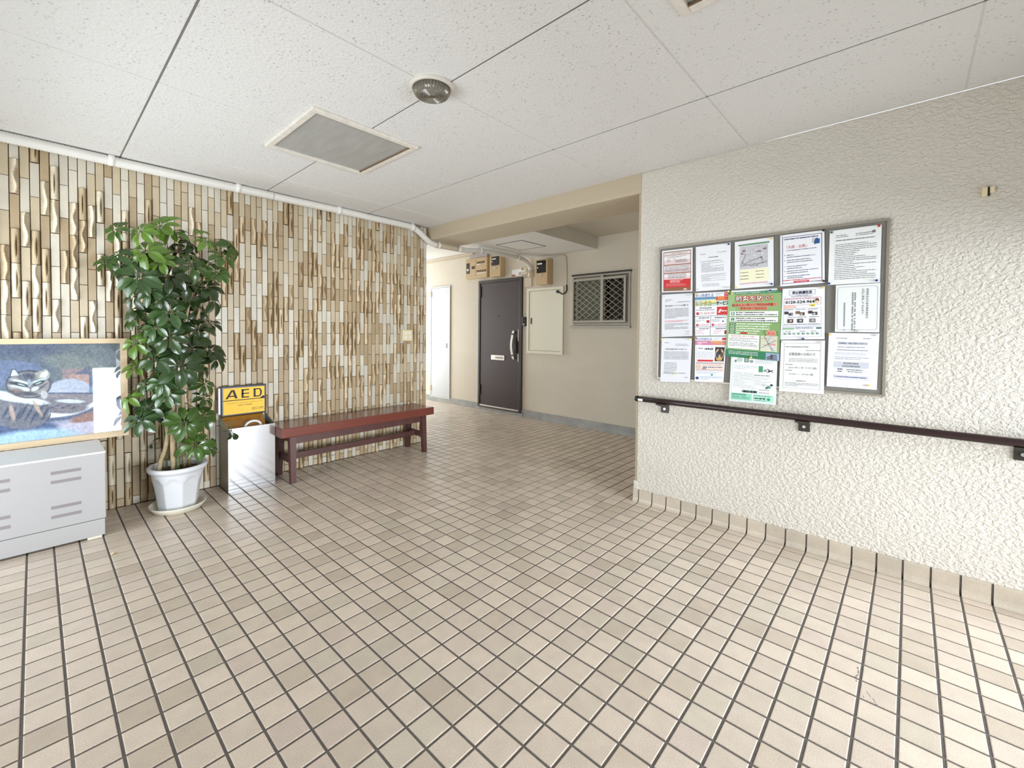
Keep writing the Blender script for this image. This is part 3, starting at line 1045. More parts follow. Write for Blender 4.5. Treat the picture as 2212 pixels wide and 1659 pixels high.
# ------------------------------------------------------------------ handrail
hr = thing('handrail', 'dark brown round handrail on black brackets along the stucco wall', 'handrail', (18.3, 0, 7.5))
MB().tube([(18.28, y_, 7.5) for y_ in (5.95, 3, 0, -4, -8, -12, -16.8)], 0.19, 18).build('rail', MT['rail'], hr)
MB().lathe(0, 0, [(0.001, 0), (0.12, 0.02), (0.2, 0.09), (0.205, 0.3), (0.19, 0.32)], 18)
ec = MB().tube([(18.28, 6.16, 7.5), (18.28, 6.12, 7.5), (18.28, 6.02, 7.5), (18.28, 5.9, 7.5)], [0.06, 0.16, 0.205, 0.205], 18)
ec.build('end_cap', MT['black'], hr)
lab = MB()
pr = []
for q in range(5):
    t = math.radians(168 + q * 14)
    pr.append((18.28 + 0.194 * math.cos(t), 7.5 + 0.194 * math.sin(t)))
lab.add([(x_, 5.85, z_) for x_, z_ in pr] + [(x_, 5.5, z_) for x_, z_ in pr], [(i, i + 1, i + 6, i + 5) for i in range(4)])
lab.build('label', MT['sticker'], hr)
for y_ in (4.23, -3.75, -11.75):
    m_ = MB().box(18.82, XW, y_ - 0.27, y_ + 0.27, 6.65, 7.2, 0.02)
    m_.box(18.28, 18.88, y_ - 0.24, y_ + 0.24, 7.16, 7.24, 0.02)
    m_.box(18.1, 18.46, y_ - 0.34, y_ + 0.34, 7.22, 7.33, 0.03)
    br = m_.build('bracket', MT['bracket'], hr)
    MB().disc((18.8, y_, 6.92), (1, 0, 0), 0.08, 10, depth=0.06).build('screw', MT['silver'], br)

# ------------------------------------------------------------------ bench
bn = thing('bench', 'long bench with red-brown padded seat and dark wooden legs by the tiled wall', 'bench', (9.7, 29, 0))
sb = MB().box(2.3, 17.0, 27.3, 30.55, 3.68, 4.45, 0.1)
sb.build('seat', MT['vinyl'], bn)
for x_ in (3.22, 15.9):
    for yt_, yb_ in ((27.75, 27.6), (30.1, 30.45)):
        w_, wb = 0.25, 0.19
        dxx = 0.0 if x_ < 9 else 0.1
        MB().hexa([(x_ + dxx - wb, yb_ - .2, 0), (x_ + dxx + wb, yb_ - .2, 0), (x_ + dxx + wb, yb_ + .2, 0), (x_ + dxx - wb, yb_ + .2, 0),
                   (x_ - w_, yt_ - .26, 3.68), (x_ + w_, yt_ - .26, 3.68), (x_ + w_, yt_ + .26, 3.68), (x_ - w_, yt_ + .26, 3.68)]).build('leg', MT['bench_wood'], bn)
    box(x_ - 0.12, x_ + 0.12, 27.8, 30.2, 1.5, 2.05, 0.02).build('end_stretcher', MT['bench_wood'], bn)
    box(x_ - 0.12, x_ + 0.12, 27.9, 30.0, 3.2, 3.68, 0.02).build('end_rail', MT['bench_wood'], bn)
box(3.3, 15.85, 28.88, 29.12, 1.5, 2.0, 0.02).build('long_stretcher', MT['bench_wood'], bn)
box(3.4, 15.7, 27.68, 27.86, 3.05, 3.68, 0.02).build('front_rail', MT['bench_wood'], bn)
box(3.4, 15.7, 30.1, 30.28, 3.05, 3.68, 0.02).build('back_rail', MT['bench_wood'], bn)

# ------------------------------------------------------------------ lettering helper: flat glyph meshes from the bundled font
_txt = {}


def glyphs(s, res=1):
    if (s, res) in _txt:
        return _txt[(s, res)]
    cu = bpy.data.curves.new('lettering', 'FONT')
    cu.body = s
    cu.resolution_u = res
    ob = bpy.data.objects.new('lettering', cu)
    COL.objects.link(ob)
    dg = bpy.context.evaluated_depsgraph_get()
    me = bpy.data.meshes.new_from_object(ob.evaluated_get(dg))
    vs = [v.co.copy() for v in me.vertices]
    fs = [tuple(p.vertices) for p in me.polygons]
    bpy.data.objects.remove(ob)
    bpy.data.curves.remove(cu)
    bpy.data.meshes.remove(me)
    if vs:
        x0, x1 = min(v.x for v in vs), max(v.x for v in vs)
        y0, y1 = min(v.y for v in vs), max(v.y for v in vs)
        vs = [((v.x - x0) / (x1 - x0), 1 - (v.y - y0) / (y1 - y0)) for v in vs]
    _txt[(s, res)] = (vs, fs)
    return _txt[(s, res)]


class Sheet:
    """print on a flat quadrilateral; u to the right, v downwards, 0..1; layers sit a hair in front of each other"""

    def __init__(self, tl, tr, br, bl, nrm):
        self.q = [Vector(p) for p in (tl, tr, br, bl)]
        self.n = Vector(nrm)
        self.mb = MB()
        self.lay = 0

    def P(self, u, v, k):
        tl, tr, br, bl = self.q
        return (tl * (1 - u) + tr * u) * (1 - v) + (bl * (1 - u) + br * u) * v + self.n * (0.006 + 0.0025 * k)

    def rect(self, u0, v0, u1, v1, col, k=1):
        self.mb.add([self.P(u0, v0, k), self.P(u0, v1, k), self.P(u1, v1, k), self.P(u1, v0, k)], [(0, 1, 2, 3)], C(*col))
        return self

    def poly(self, pts, col, k=2):
        self.mb.add([self.P(u, v, k) for u, v in pts], [tuple(range(len(pts)))], C(*col))
        return self

    def ell(self, cu, cv, ru, rv, col, k=2, n=16):
        return self.poly([(cu + ru * math.cos(2 * math.pi * i / n), cv + rv * math.sin(2 * math.pi * i / n)) for i in range(n)][::-1], col, k)

    def line(self, u0, v0, u1, v1, w, col, k=2):
        du, dv = u1 - u0, (v1 - v0) * 1.4
        L = math.hypot(du, dv) or 1
        a, b = -dv / L * w / 2, du / L * w / 2 / 1.4
        return self.poly([(u0 + a, v0 + b), (u0 - a, v0 - b), (u1 - a, v1 - b), (u1 + a, v1 + b)], col, k)

    def frame(self, u0, v0, u1, v1, w, col, k=1):
        self.rect(u0, v0, u1, v0 + w * .7, col, k).rect(u0, v1 - w * .7, u1, v1, col, k)
        return self.rect(u0, v0, u0 + w, v1, col, k).rect(u1 - w, v0, u1, v1, col, k)

    def text(self, s, u0, v0, u1, v1, col, k=3, res=1):
        vs, fs = glyphs(s, res)
        self.mb.add([self.P(u0 + (u1 - u0) * a, v0 + (v1 - v0) * b, k) for a, b in vs], fs, C(*col))
        return self

    def fat(self, s, u0, v0, u1, v1, col, w=0.006, k=3):
        for a, b in ((-w, 0), (w, 0), (0, -w), (0, w), (-w * .7, -w * .7), (w * .7, w * .7), (w * .7, -w * .7), (-w * .7, w * .7)):
            self.text(s, u0 + a, v0 + b * .7, u1 + a, v1 + b * .7, col, k)
        return self

    def dash(self, u0, v, u1, h, col, k=2, seed=0):
        """one line of print too small to read: short dark runs"""
        r = random.Random(seed * 7919 + int(v * 9973) + int(u0 * 331))
        u = u0
        while u < u1 - 0.004:
            w = r.uniform(0.012, 0.05)
            self.rect(u, v + h * r.uniform(0, .15), min(u + w, u1), v + h * r.uniform(.8, 1), col, k)
            u += w + r.choice([0.004, 0.006, 0.014])
        return self

    def para(self, u0, v0, u1, v1, n, col, fill=0.45, seed=0, k=2):
        r = random.Random(seed)
        st_ = (v1 - v0) / n
        for i in range(n):
            e = u1 if r.random() < 0.65 else u0 + (u1 - u0) * r.uniform(0.35, 0.9)
            self.dash(u0, v0 + i * st_, e, st_ * fill, col, k, seed + i)
        return self

    def done(self, name, parent, m='print'):
        return self.mb.build(name, MT[m], parent)


# ------------------------------------------------------------------ AED box
ae = thing('aed_box', 'open steel AED box with yellow AED sign, standing between plant and bench', 'AED box', (0.65, 29.6, 0))
X0, X1, Y0, Y1 = -0.97, 2.28, 28.65, 30.75
zt0, zt1 = 4.75, 5.4
MB().hexa([(X0, Y0, 0), (X1, Y0, 0), (X1, Y0 + .06, 0), (X0, Y0 + .06, 0), (X0, Y0, zt0), (X1, Y0, zt0), (X1, Y0 + .06, zt0), (X0, Y0 + .06, zt0)]).build('front_panel', MT['steel'], ae)
for xa, xb in ((X0, X0 + 0.05), (X1 - 0.05, X1)):
    MB().hexa([(xa, Y0 + .06, 0), (xb, Y0 + .06, 0), (xb, Y1, 0), (xa, Y1, 0), (xa, Y0 + .06, zt0), (xb, Y0 + .06, zt0), (xb, Y1, zt1), (xa, Y1, zt1)]).build('side_panel', MT['steel_side'], ae)
box(X0, X1, Y1 - 0.05, Y1, 0, zt1).build('back_panel', MT['steel_side'], ae)
# tray inside, amber cover, case handle
MB().hexa([(X0 + .07, Y0 + .1, 3.6), (X1 - .07, Y0 + .1, 3.6), (X1 - .07, Y1 - .07, 3.6), (X0 + .07, Y1 - .07, 3.6),
           (X0 + .07, Y0 + .1, 3.7), (X1 - .07, Y0 + .1, 3.7), (X1 - .07, Y1 - .07, 3.7), (X0 + .07, Y1 - .07, 3.7)]).build('tray', MT['dark'], ae)
MB().hexa([(X0 + .07, Y0 + .12, 4.0), (X1 - .5, Y0 + .12, 4.0), (X1 - .3, Y1 - .2, 5.3), (X0 + .07, Y1 - .2, 5.3),
           (X0 + .07, Y0 + .1, 4.1), (X1 - .5, Y0 + .1, 4.1), (X1 - .3, Y1 - .25, 5.4), (X0 + .07, Y1 - .25, 5.4)]).build('amber_cover', MT['amber'], ae)
arc = []
for q in range(13):
    t = math.pi * q / 12
    arc.append((0.9 - 0.55 * math.cos(t), Y0 + 0.62 - 0.05 * math.sin(t), 4.62 + 0.42 * math.sin(t)))
MB().tube(arc, 0.09, 10).build('case_handle', MT['white_plastic'], ae)
# sign board standing on the back edge
sg = MB().box(X0, 2.24, 30.42, 30.6, 5.38, 7.72, 0.06).build('sign_board', MT['navy'], ae)
box(-1.12, -0.99, 30.45, 30.55, 5.6, 7.6).build('clear_holder', MT['sticker'], ae)
sh = Sheet((-0.82, 30.42, 7.56), (2.1, 30.42, 7.56), (2.1, 30.42, 5.52), (-0.82, 30.42, 5.52), (0, -1, 0))
Yl = (252, 204, 74)
Dk = (40, 30, 24)
sh.rect(0, 0, 1, 1, Yl, 0)
sh.rect(0, 0.455, 1, 0.485, Dk, 1)
sh.poly([(0.88, 0.46), (0.95, 0.38), (1, 0.38), (1, 0.475), (0.88, 0.475)], Dk, 1)
# wide block letters A E D
sh.poly([(.05, .40), (.185, .07), (.215, .07), (.215, .125), (.105, .40)], Dk, 3)
sh.poly([(.185, .07), (.26, .07), (.335, .40), (.275, .40), (.215, .115)], Dk, 3)
sh.poly([(.125, .33), (.14, .285), (.29, .285), (.30, .33)], Dk, 3)
sh.rect(.43, .07, .48, .40, Dk, 3)
for a, b in ((.07, .115), (.215, .255), (.355, .40)):
    sh.rect(.43, a, .615, b, Dk, 3)
sh.rect(.725, .07, .775, .40, Dk, 3)
sh.rect(.725, .07, .86, .115, Dk, 3).rect(.725, .355, .86, .40, Dk, 3)
outer = [(.86 + .075 * math.sin(t), .235 - .165 * math.cos(t)) for t in [math.pi * i / 10 for i in range(11)]]
inner = [(.86 + .03 * math.sin(t), .235 - .12 * math.cos(t)) for t in [math.pi * i / 10 for i in range(11)]]
for i in range(10):
    sh.poly([outer[i], inner[i], inner[i + 1], outer[i + 1]], Dk, 3)
sh.text('AUTOMATED EXTERNAL DEFIBRILLATOR', .07, .56, .95, .60, (176, 128, 52), 2)
sh.text('自動体外式除細動器', .35, .645, .69, .70, (120, 82, 40), 2)
sh.text('SECOM', .68, .80, .96, .90, Dk, 2)
sh.done('sign_print', sg)

# ------------------------------------------------------------------ low steel cabinet
cbt = thing('locker_cabinet', 'low pale grey steel cabinet with slotted vents under the framed cat picture', 'cabinet', (-10.8, 28, 0))
X0, X1, Y0, Y1 = -13.85, -7.87, 26.05, 29.95
box(X0, X1, Y0, Y1, 1.1, 4.97, 0.04).build('body', MT['locker'], cbt)
box(X0 - 0.02, X1 + 0.01, Y0 - 0.04, Y1, 4.9, 5.0, 0.03).build('top_edge', MT['white_plastic'], cbt)
box(X0 + 0.06, X1 - 0.06, Y0 + 0.06, Y1, 1.05, 1.12).build('seam', MT['locker_seam'], cbt)
box(X0, X1 - 0.05, Y0 + 0.02, Y1, 0.13, 1.07, 0.03).build('plinth', MT['locker'], cbt)
for x_ in (-13.4, -8.35):
    for y_ in (26.35, 29.4):
        box(x_ - 0.32, x_ + 0.3, y_ - 0.24, y_ + 0.2, 0, 0.14, 0.01).build('foot', MT['saucer'], cbt)
vt = 0
for xa, xb in ((-10.09, -8.9), (-12.75, -11.56)):
    for zt_ in (4.26, 3.76, 2.36, 1.84):
        box(xa, xb, Y0 - 0.005, Y0 + 0.06, zt_ - 0.17, zt_).build('vent_slot', MT['locker_vent'], cbt)

# ------------------------------------------------------------------ framed picture of a tabby kitten leaning on the wall
pf = thing('framed_picture', 'pale wooden framed picture of a tabby cat leaning above the grey cabinet', 'picture', (-11, 30.2, 5))
pxl, pxr, zb_, zt_ = -15.4, -6.38, 5.0, 11.45


def lean(z):
    return 30.12 + (z - 5.0) * 0.066


def slab(x0, x1, z0, z1, d0, d1):
    return [(x0, lean(z0) + d0, z0), (x1, lean(z0) + d0, z0), (x1, lean(z0) + d1, z0), (x0, lean(z0) + d1, z0),
            (x0, lean(z1) + d0, z1), (x1, lean(z1) + d0, z1), (x1, lean(z1) + d1, z1), (x0, lean(z1) + d1, z1)]


for nm, a in (('frame_rail', (pxl, pxr, zt_ - 0.32, zt_)), ('frame_rail', (pxl, pxr, zb_, zb_ + 0.36)), ('frame_stile', (pxl, pxl + 0.34, zb_ + 0.36, zt_ - 0.32)), ('frame_stile', (pxr - 0.34, pxr, zb_ + 0.36, zt_ - 0.32))):
    MB().hexa(slab(*a, 0, 0.3)).build(nm, MT['wood_frame'], pf)
MB().hexa(slab(pxl + 0.1, pxr - 0.1, zb_ + 0.1, zt_ - 0.1, 0.2, 0.28)).build('backing', MT['dark'], pf)
NXp, NZp = 300, 190
X_ = np.linspace(pxl + 0.34, pxr - 0.34, NXp + 1)
Z_ = np.linspace(zb_ + 0.36, zt_ - 0.32, NZp + 1)
xc, zc = np.meshgrid((X_[:-1] + X_[1:]) / 2, (Z_[:-1] + Z_[1:]) / 2)


def paint():
    """kitten resting on cushions; coordinates in pixels of a 1914-wide sketch: px to the right, py down"""
    t = (xc + 11.95) / 5.5
    px = t * 1735.0
    py = 72 + (11.45 - zc) / 6.45 * (1548 - 230 * t)
    rs = np.random.RandomState(3)
    img = np.zeros(px.shape + (3,))
    def low(n, s):
        gsm = rs.rand(n, int(n * 1.6))
        yi = np.linspace(0, n - 1.001, px.shape[0]); xi = np.linspace(0, gsm.shape[1] - 1.001, px.shape[1])
        y0 = yi.astype(int); x0 = xi.astype(int); fy = (yi - y0)[:, None]; fx = (xi - x0)[None, :]
        A = gsm[y0][:, x0] * (1 - fx) + gsm[y0][:, x0 + 1] * fx
        B = gsm[y0 + 1][:, x0] * (1 - fx) + gsm[y0 + 1][:, x0 + 1] * fx
        return (A * (1 - fy) + B * fy - 0.5) * s
    def put(mask, col, soft=None):
        m = np.clip(mask, 0, 1)[..., None]
        img[:] = img * (1 - m) + np.array(col, float) * m
    def el(cx, cy, rx, ry, e=0.08, rot=0):
        c, s = math.cos(rot), math.sin(rot)
        u = ((px - cx) * c + (py - cy) * s) / rx
        v = (-(px - cx) * s + (py - cy) * c) / ry
        return (1 - np.sqrt(u * u + v * v)) / e + 0.5
    def band(cy, h, e=20):
        return np.clip((h - np.abs(py - cy)) / e, 0, 1)
    put(np.ones(px.shape), (84, 96, 118))
    put((py - 280) / 60, (92, 106, 122))
    put(((px - 640) / 60) * ((py - 120) / 200) * 0.4, (104, 116, 124))
    put(el(100, 560, 480, 190, 0.1), (104, 120, 150))
    put(el(1000, 420, 520, 120, 0.2, 0.15) * 0.5, (118, 128, 130))
    put(np.minimum((py - 480) / 20, (px - 780) / 20) * (py < 700) * (px < 1170), (146, 132, 138))
    put(np.minimum((py - 480 - (1100 - px) * 0.55) / 20, (px - 700) / 30) * (px < 1180) * (py < 700), (96, 104, 130))
    put(np.minimum((py - 560) / 15, (700 - py + (px - 900) * 0.12) / 15) * (px > 880) * (px < 1165), (176, 150, 146))
    put(el(900, 830, 330, 200, 0.1), (176, 186, 206))
    put(np.minimum((py - 500) / 40, (px - 1168) / 8) * (px < 1420) * (py < 1000), (98, 110, 138))
    put(np.minimum((py - 730) / 20, (px - 1178) / 8) * (px < 1420) * (py < 1000), (116, 150, 172))
    put(np.minimum((py - 1120 + (px - 0) * 0.14) / 60, 1.0), (150, 158, 182))
    put(np.minimum((py - 900) / 30, (px - 1480) / 30) , (164, 174, 198))
    put(el(1500, 1180, 190, 110, 0.1) * 0.7, (196, 204, 222))
    put(el(1150, 1330, 640, 150, 0.25, -0.1) * 0.8, (196, 192, 214))
    # wicker rim of the bed
    put(el(560, 700, 940, 520, 0.04) * (py > 820) , (92, 104, 132))
    put(el(560, 690, 900, 480, 0.04) * (py > 840), (226, 236, 242))
    put(el(560, 660, 880, 440, 0.05) * (py > 840), (138, 134, 142))
    put(el(1180, 1150, 300, 60, 0.3, -0.22), (150, 118, 112))
    put(el(240, 1350, 480, 130, 0.3, -0.08), (74, 92, 132))
    put(el(380, 1450, 640, 120, 0.4, -0.1) * 0.85, (170, 204, 226))
    # body
    put(el(180, 1060, 430, 260, 0.08, 0.15), (112, 116, 128))
    put(el(760, 1000, 380, 110, 0.2, 0.05), (122, 122, 132))
    put(el(60, 870, 260, 60, 0.4, 0.25), (206, 232, 240))
    put(el(380, 940, 220, 45, 0.4, 0.15), (214, 232, 238))
    put(el(900, 940, 200, 26, 0.4, 0.03), (206, 218, 230))
    # head
    def tri(p, e=14):
        d_ = None
        n_ = len(p)
        ar = sum(p[i][0] * p[(i + 1) % n_][1] - p[(i + 1) % n_][0] * p[i][1] for i in range(n_))
        for i in range(n_):
            (ax, ay), (bx, by) = p[i], p[(i + 1) % n_]
            L = math.hypot(bx - ax, by - ay)
            q = ((bx - ax) * (py - ay) - (by - ay) * (px - ax)) / L * (1 if ar > 0 else -1)
            d_ = q if d_ is None else np.minimum(d_, q)
        return d_ / e + 0.5
    put(el(345, 705, 292, 196, 0.06), (58, 66, 84))
    put(el(345, 708, 272, 178, 0.12), (146, 144, 146))
    put(el(340, 640, 200, 60, 0.8), (126, 124, 128))
    put(tri([(100, 590), (135, 490), (175, 490), (250, 600)], 12), (70, 78, 92))
    put(tri([(118, 590), (142, 508), (170, 505), (226, 584)], 12), (206, 236, 242))
    put(tri([(390, 640), (400, 560), (560, 492), (625, 545), (610, 620)], 12), (164, 160, 150))
    put(tri([(480, 610), (510, 545), (585, 510), (600, 560), (560, 610)], 14), (208, 234, 238))
    put(el(330, 610, 110, 60, 0.6), (96, 106, 122))
    for i in range(6):
        put(el(285 + i * 24, 592, 7, 46, 0.9, 0.16 * (i - 2.5)), (56, 64, 80))
    put(el(150, 690, 80, 16, 0.8, 0.2), (64, 72, 88))
    put(el(240, 668, 120, 18, 0.8, 0.28), (206, 232, 240))
    put(el(480, 655, 110, 16, 0.8, -0.3), (200, 228, 236))
    put(el(248, 712, 92, 26, 0.6, 0.32), (52, 60, 74))
    put(el(468, 690, 84, 24, 0.6, -0.4), (52, 60, 74))
    put(el(250, 712, 50, 11, 0.7, 0.32), (168, 196, 196))
    put(el(466, 690, 46, 10, 0.7, -0.4), (168, 196, 196))
    put(el(200, 742, 110, 14, 0.8, 0.2), (198, 226, 234))
    put(el(350, 690, 22, 60, 0.8, -0.1), (150, 168, 180))
    put(el(300, 772, 52, 26, 0.6, 0.3), (204, 228, 234))
    put(el(420, 768, 52, 26, 0.6, -0.3), (204, 228, 234))
    put(el(366, 752, 26, 13, 0.6), (128, 118, 130))
    put(el(366, 785, 5, 30, 0.8), (70, 70, 84))
    put(el(200, 820, 110, 44, 0.5, 0.2), (120, 108, 108))
    put(el(330, 838, 120, 26, 0.6, 0.06), (78, 84, 100))
    put(el(540, 850, 46, 60, 0.4), (186, 188, 194))
    for q_ in ((120, 800, 0.5), (160, 830, 0.45), (500, 760, -0.5), (540, 720, -0.5)):
        put(el(q_[0], q_[1], 60, 8, 0.9, q_[2]) * 0.8, (64, 70, 86))
    for i in range(9):
        a_ = -0.5 + i * 0.06
        put(el(60 + i * 70, 1080 + (i % 3) * 30, 18, 120, 0.7, 0.5) * 0.85 * (el(180, 1060, 430, 250, 0.08, 0.15) > 0), (66, 78, 104))
    for i in range(6):
        put(el(560 + i * 75, 1000 + (i % 2) * 30, 40, 14, 0.7, -0.3) * 0.7, (80, 84, 104))
    put(el(130, 1100, 30, 130, 0.6, -0.2), (176, 158, 150))
    put(el(450, 1040, 26, 120, 0.6, -0.5), (178, 160, 150))
    img[:] += (low(60, 26) + low(130, 22))[..., None]
    return np.clip(img, 0, 255)


im = paint()
imL = np.where(im / 255 <= 0.04045, im / 255 / 12.92, ((im / 255 + 0.055) / 1.055) ** 2.4)
vp = []
for z_ in Z_:
    for x_ in X_:
        vp.append(((x_ + 11) * S, (lean(z_) + 0.12 - 30.2) * S, (z_ - 5) * S))
W1 = NXp + 1
fp = [(j * W1 + i, j * W1 + i + 1, (j + 1) * W1 + i + 1, (j + 1) * W1 + i) for j in range(NZp) for i in range(NXp)]
me = bpy.data.meshes.new('picture_sheet')
me.from_pydata(vp, [], fp)
me.materials.append(MT['picture'])
at = me.color_attributes.new('Col', 'FLOAT_COLOR', 'CORNER')
buf = np.ones((len(fp), 4, 4), dtype=np.float32)
buf[:, :, :3] = imL.reshape(-1, 1, 3)
at.data.foreach_set('color', buf.ravel())
ps = bpy.data.objects.new('picture_sheet', me)
COL.objects.link(ps)
ps.parent = pf
MB().add([(pxl + .3, lean(zb_ + .3) + .1, zb_ + .3), (pxr - .3, lean(zb_ + .3) + .1, zb_ + .3), (pxr - .3, lean(zt_ - .28) + .1, zt_ - .28), (pxl + .3, lean(zt_ - .28) + .1, zt_ - .28)], [(0, 1, 2, 3)]).build('glass', MT['glass_sheet'], pf)

# ------------------------------------------------------------------ flower pot, saucer and umbrella plant
PX, PY = -4.1, 28.0
sc_ = thing('plant_saucer', 'round cream saucer on the tiles under the white flowerpot', 'saucer', (PX, PY, 0))
MB().lathe(PX, PY, [(0.001, 0.06), (1.2, 0.06), (1.3, 0.1), (1.55, 0.42), (1.6, 0.44), (1.58, 0.37), (1.34, 0.02), (1.2, 0.0), (0.001, 0.0)], 56).build('dish', MT['saucer'], sc_)
pl = thing('potted_plant', 'tall umbrella plant with glossy green leaves in a white fluted pot', 'plant', (PX, PY, 0.07))


def flute(t, z, k):
    if z > 2.35 or z < 0.1:
        return 1.0
    d = ((t / (2 * math.pi) * 8) % 1.0) - 0.5
    top = 2.3 - 0.9 * d * d * 2
    if z > top:
        return 1.0
    return (math.cos(math.pi / 8) / math.cos(d * math.pi / 4)) * 0.985 if True else 1


pz = [0.07, 0.12] + [0.3 + 0.12 * i for i in range(18)] + [2.5, 2.62]
pprof = [(0.001, 0.07)] + [(1.08 + (z - 0.07) * 0.148, z) for z in pz] + [(1.5, 2.66), (1.62, 2.72), (1.66, 2.82), (1.66, 2.95), (1.6, 3.02), (1.5, 3.02), (1.45, 2.95), (1.42, 2.7), (1.4, 2.5)]
MB().lathe(PX, PY, pprof, 96, rmod=flute).build('pot', MT['pot'], pl)
MB().lathe(PX, PY, [(0.001, 2.62), (0.8, 2.66), (1.42, 2.6)], 32).build('soil', MT['soil'], pl)
stems = [
    ([(-5.16, 27.9, 2.6), (-5.05, 27.9, 3.4), (-4.8, 27.9, 4.2), (-4.62, 27.95, 5.4), (-4.5, 28, 7.0), (-4.37, 28.1, 9.3), (-4.05, 28.2, 12.5), (-3.95, 28.2, 15.2)], 0.13, 'stem'),
    ([(-4.36, 27.8, 2.6), (-4.42, 27.85, 4.3), (-4.35, 28, 7.0), (-4.15, 28.1, 10), (-4.4, 28.2, 14), (-4.9, 28, 17.2)], 0.15, 'stem'),
    ([(-4.18, 27.6, 2.6), (-4.12, 27.6, 5.3), (-4.05, 27.8, 8), (-4.5, 27.9, 12), (-5.6, 27.9, 16.2)], 0.09, 'stem_green'),
    ([(-3.72, 28.2, 2.6), (-3.76, 28.2, 7), (-3.7, 28.3, 10), (-3.3, 28.4, 14), (-2.2, 28.3, 16.8)], 0.11, 'stem'),
    ([(-3.4, 28.4, 2.6), (-3.36, 28.4, 7), (-3.15, 28.5, 11), (-2.4, 28.5, 14.5), (-1.2, 28.3, 16.6)], 0.11, 'stem'),
    ([(-4.66, 28.3, 2.6), (-4.7, 28.3, 3.8), (-4.9, 28.4, 6.4), (-5.6, 28.3, 8.6)], 0.06, 'stem_green'),
]
for pts, r, m in stems:
    sp = []
    for i in range(len(pts) - 1):
        p0, p1, p2, p3 = [Vector(pts[max(0, min(len(pts) - 1, q))]) for q in (i - 1, i, i + 1, i + 2)]
        for k_ in range(4):
            t = k_ / 4
            sp.append(0.5 * (2 * p1 + (p2 - p0) * t + (2 * p0 - 5 * p1 + 4 * p2 - p3) * t * t + (-p0 + 3 * p1 - 3 * p2 + p3) * t ** 3))
    sp.append(Vector(pts[-1]))
    MB().tube(sp, [r * (1.1 - 0.55 * i / len(sp)) for i in range(len(sp))], 9).build('stem', MT[m], pl)


def leaf_mesh(seed, n=8, droop=0.35, back=1.0, angles=None):
    """palmate leaf: hub at origin, leaflets around +z, unit = leaflet reach"""
    r = random.Random(seed)
    mb = MB()
    vein = (0.62, 0.75, 0.5, 1)
    for q in range(n):
        a = 2 * math.pi * (q + r.uniform(-.16, .16)) / n
        if angles:
            a = angles[q]
        L = r.uniform(0.82, 1.04) * (0.9 if q % 3 == 0 else 1)
        W = L * r.uniform(0.21, 0.255)
        dr = droop + r.uniform(-.12, .2)
        ca, sa = math.cos(a), math.sin(a)
        tw = r.uniform(-.25, .25)
        st0, rows = 0.16, 7
        prof_ = [0.10, 0.5, 0.8, 0.97, 1.0, 0.8, 0.2]
        vs = []
        for i in range(rows):
            t = i / (rows - 1)
            d = st0 + (L - st0) * t
            z = 0.05 - dr * d ** 1.7 * 0.75 + 0.06 * math.sin(t * 3)
            w = W * prof_[i]
            for s_ in (-1, -0.5, 0, 0.5, 1):
                lift = abs(s_) * w * 0.33
                x, y = d, s_ * w
                vs.append((x * ca - y * sa, x * sa + y * ca, z + lift + tw * y))
        f = []
        for i in range(rows - 1):
            for c in range(4):
                f.append((i * 5 + c, i * 5 + c + 1, i * 5 + 6 + c, i * 5 + 5 + c))
        g_ = r.uniform(0.88, 1.1)
        mb.add(vs, f, (g_, g_, g_, 1), True)
        mb.tube([(0, 0, 0), (st0 * 1.1 * ca, st0 * 1.1 * sa, 0.045)], 0.016, 4, vein, False)
        # midrib
        mids = [vs[i * 5 + 2] for i in range(rows - 1)]
        mb.tube([(p[0], p[1], p[2] + 0.004) for p in mids], [0.011 * (1 - 0.12 * i) for i in range(rows - 1)], 3, vein, False)
    mb.tube([(0, 0, 0), (-.1, 0, -.25), (-.32, .0, -.6 * back), (-.62, 0, -.85 * back)], 0.02, 5, (0.75, 0.85, 0.5, 1), False)
    return mb.mesh('leaf', MT['leaf'])


leaf_protos = [leaf_mesh(s, n, d) for s, n, d in ((1, 8, .3), (2, 7, .5), (3, 8, .65), (4, 7, .4), (5, 9, .35), (6, 7, .8))]
sparse = [leaf_mesh(21, 3, .6, 0.5), leaf_mesh(22, 2, .3, 0.5, (-1.85, -1.1))]
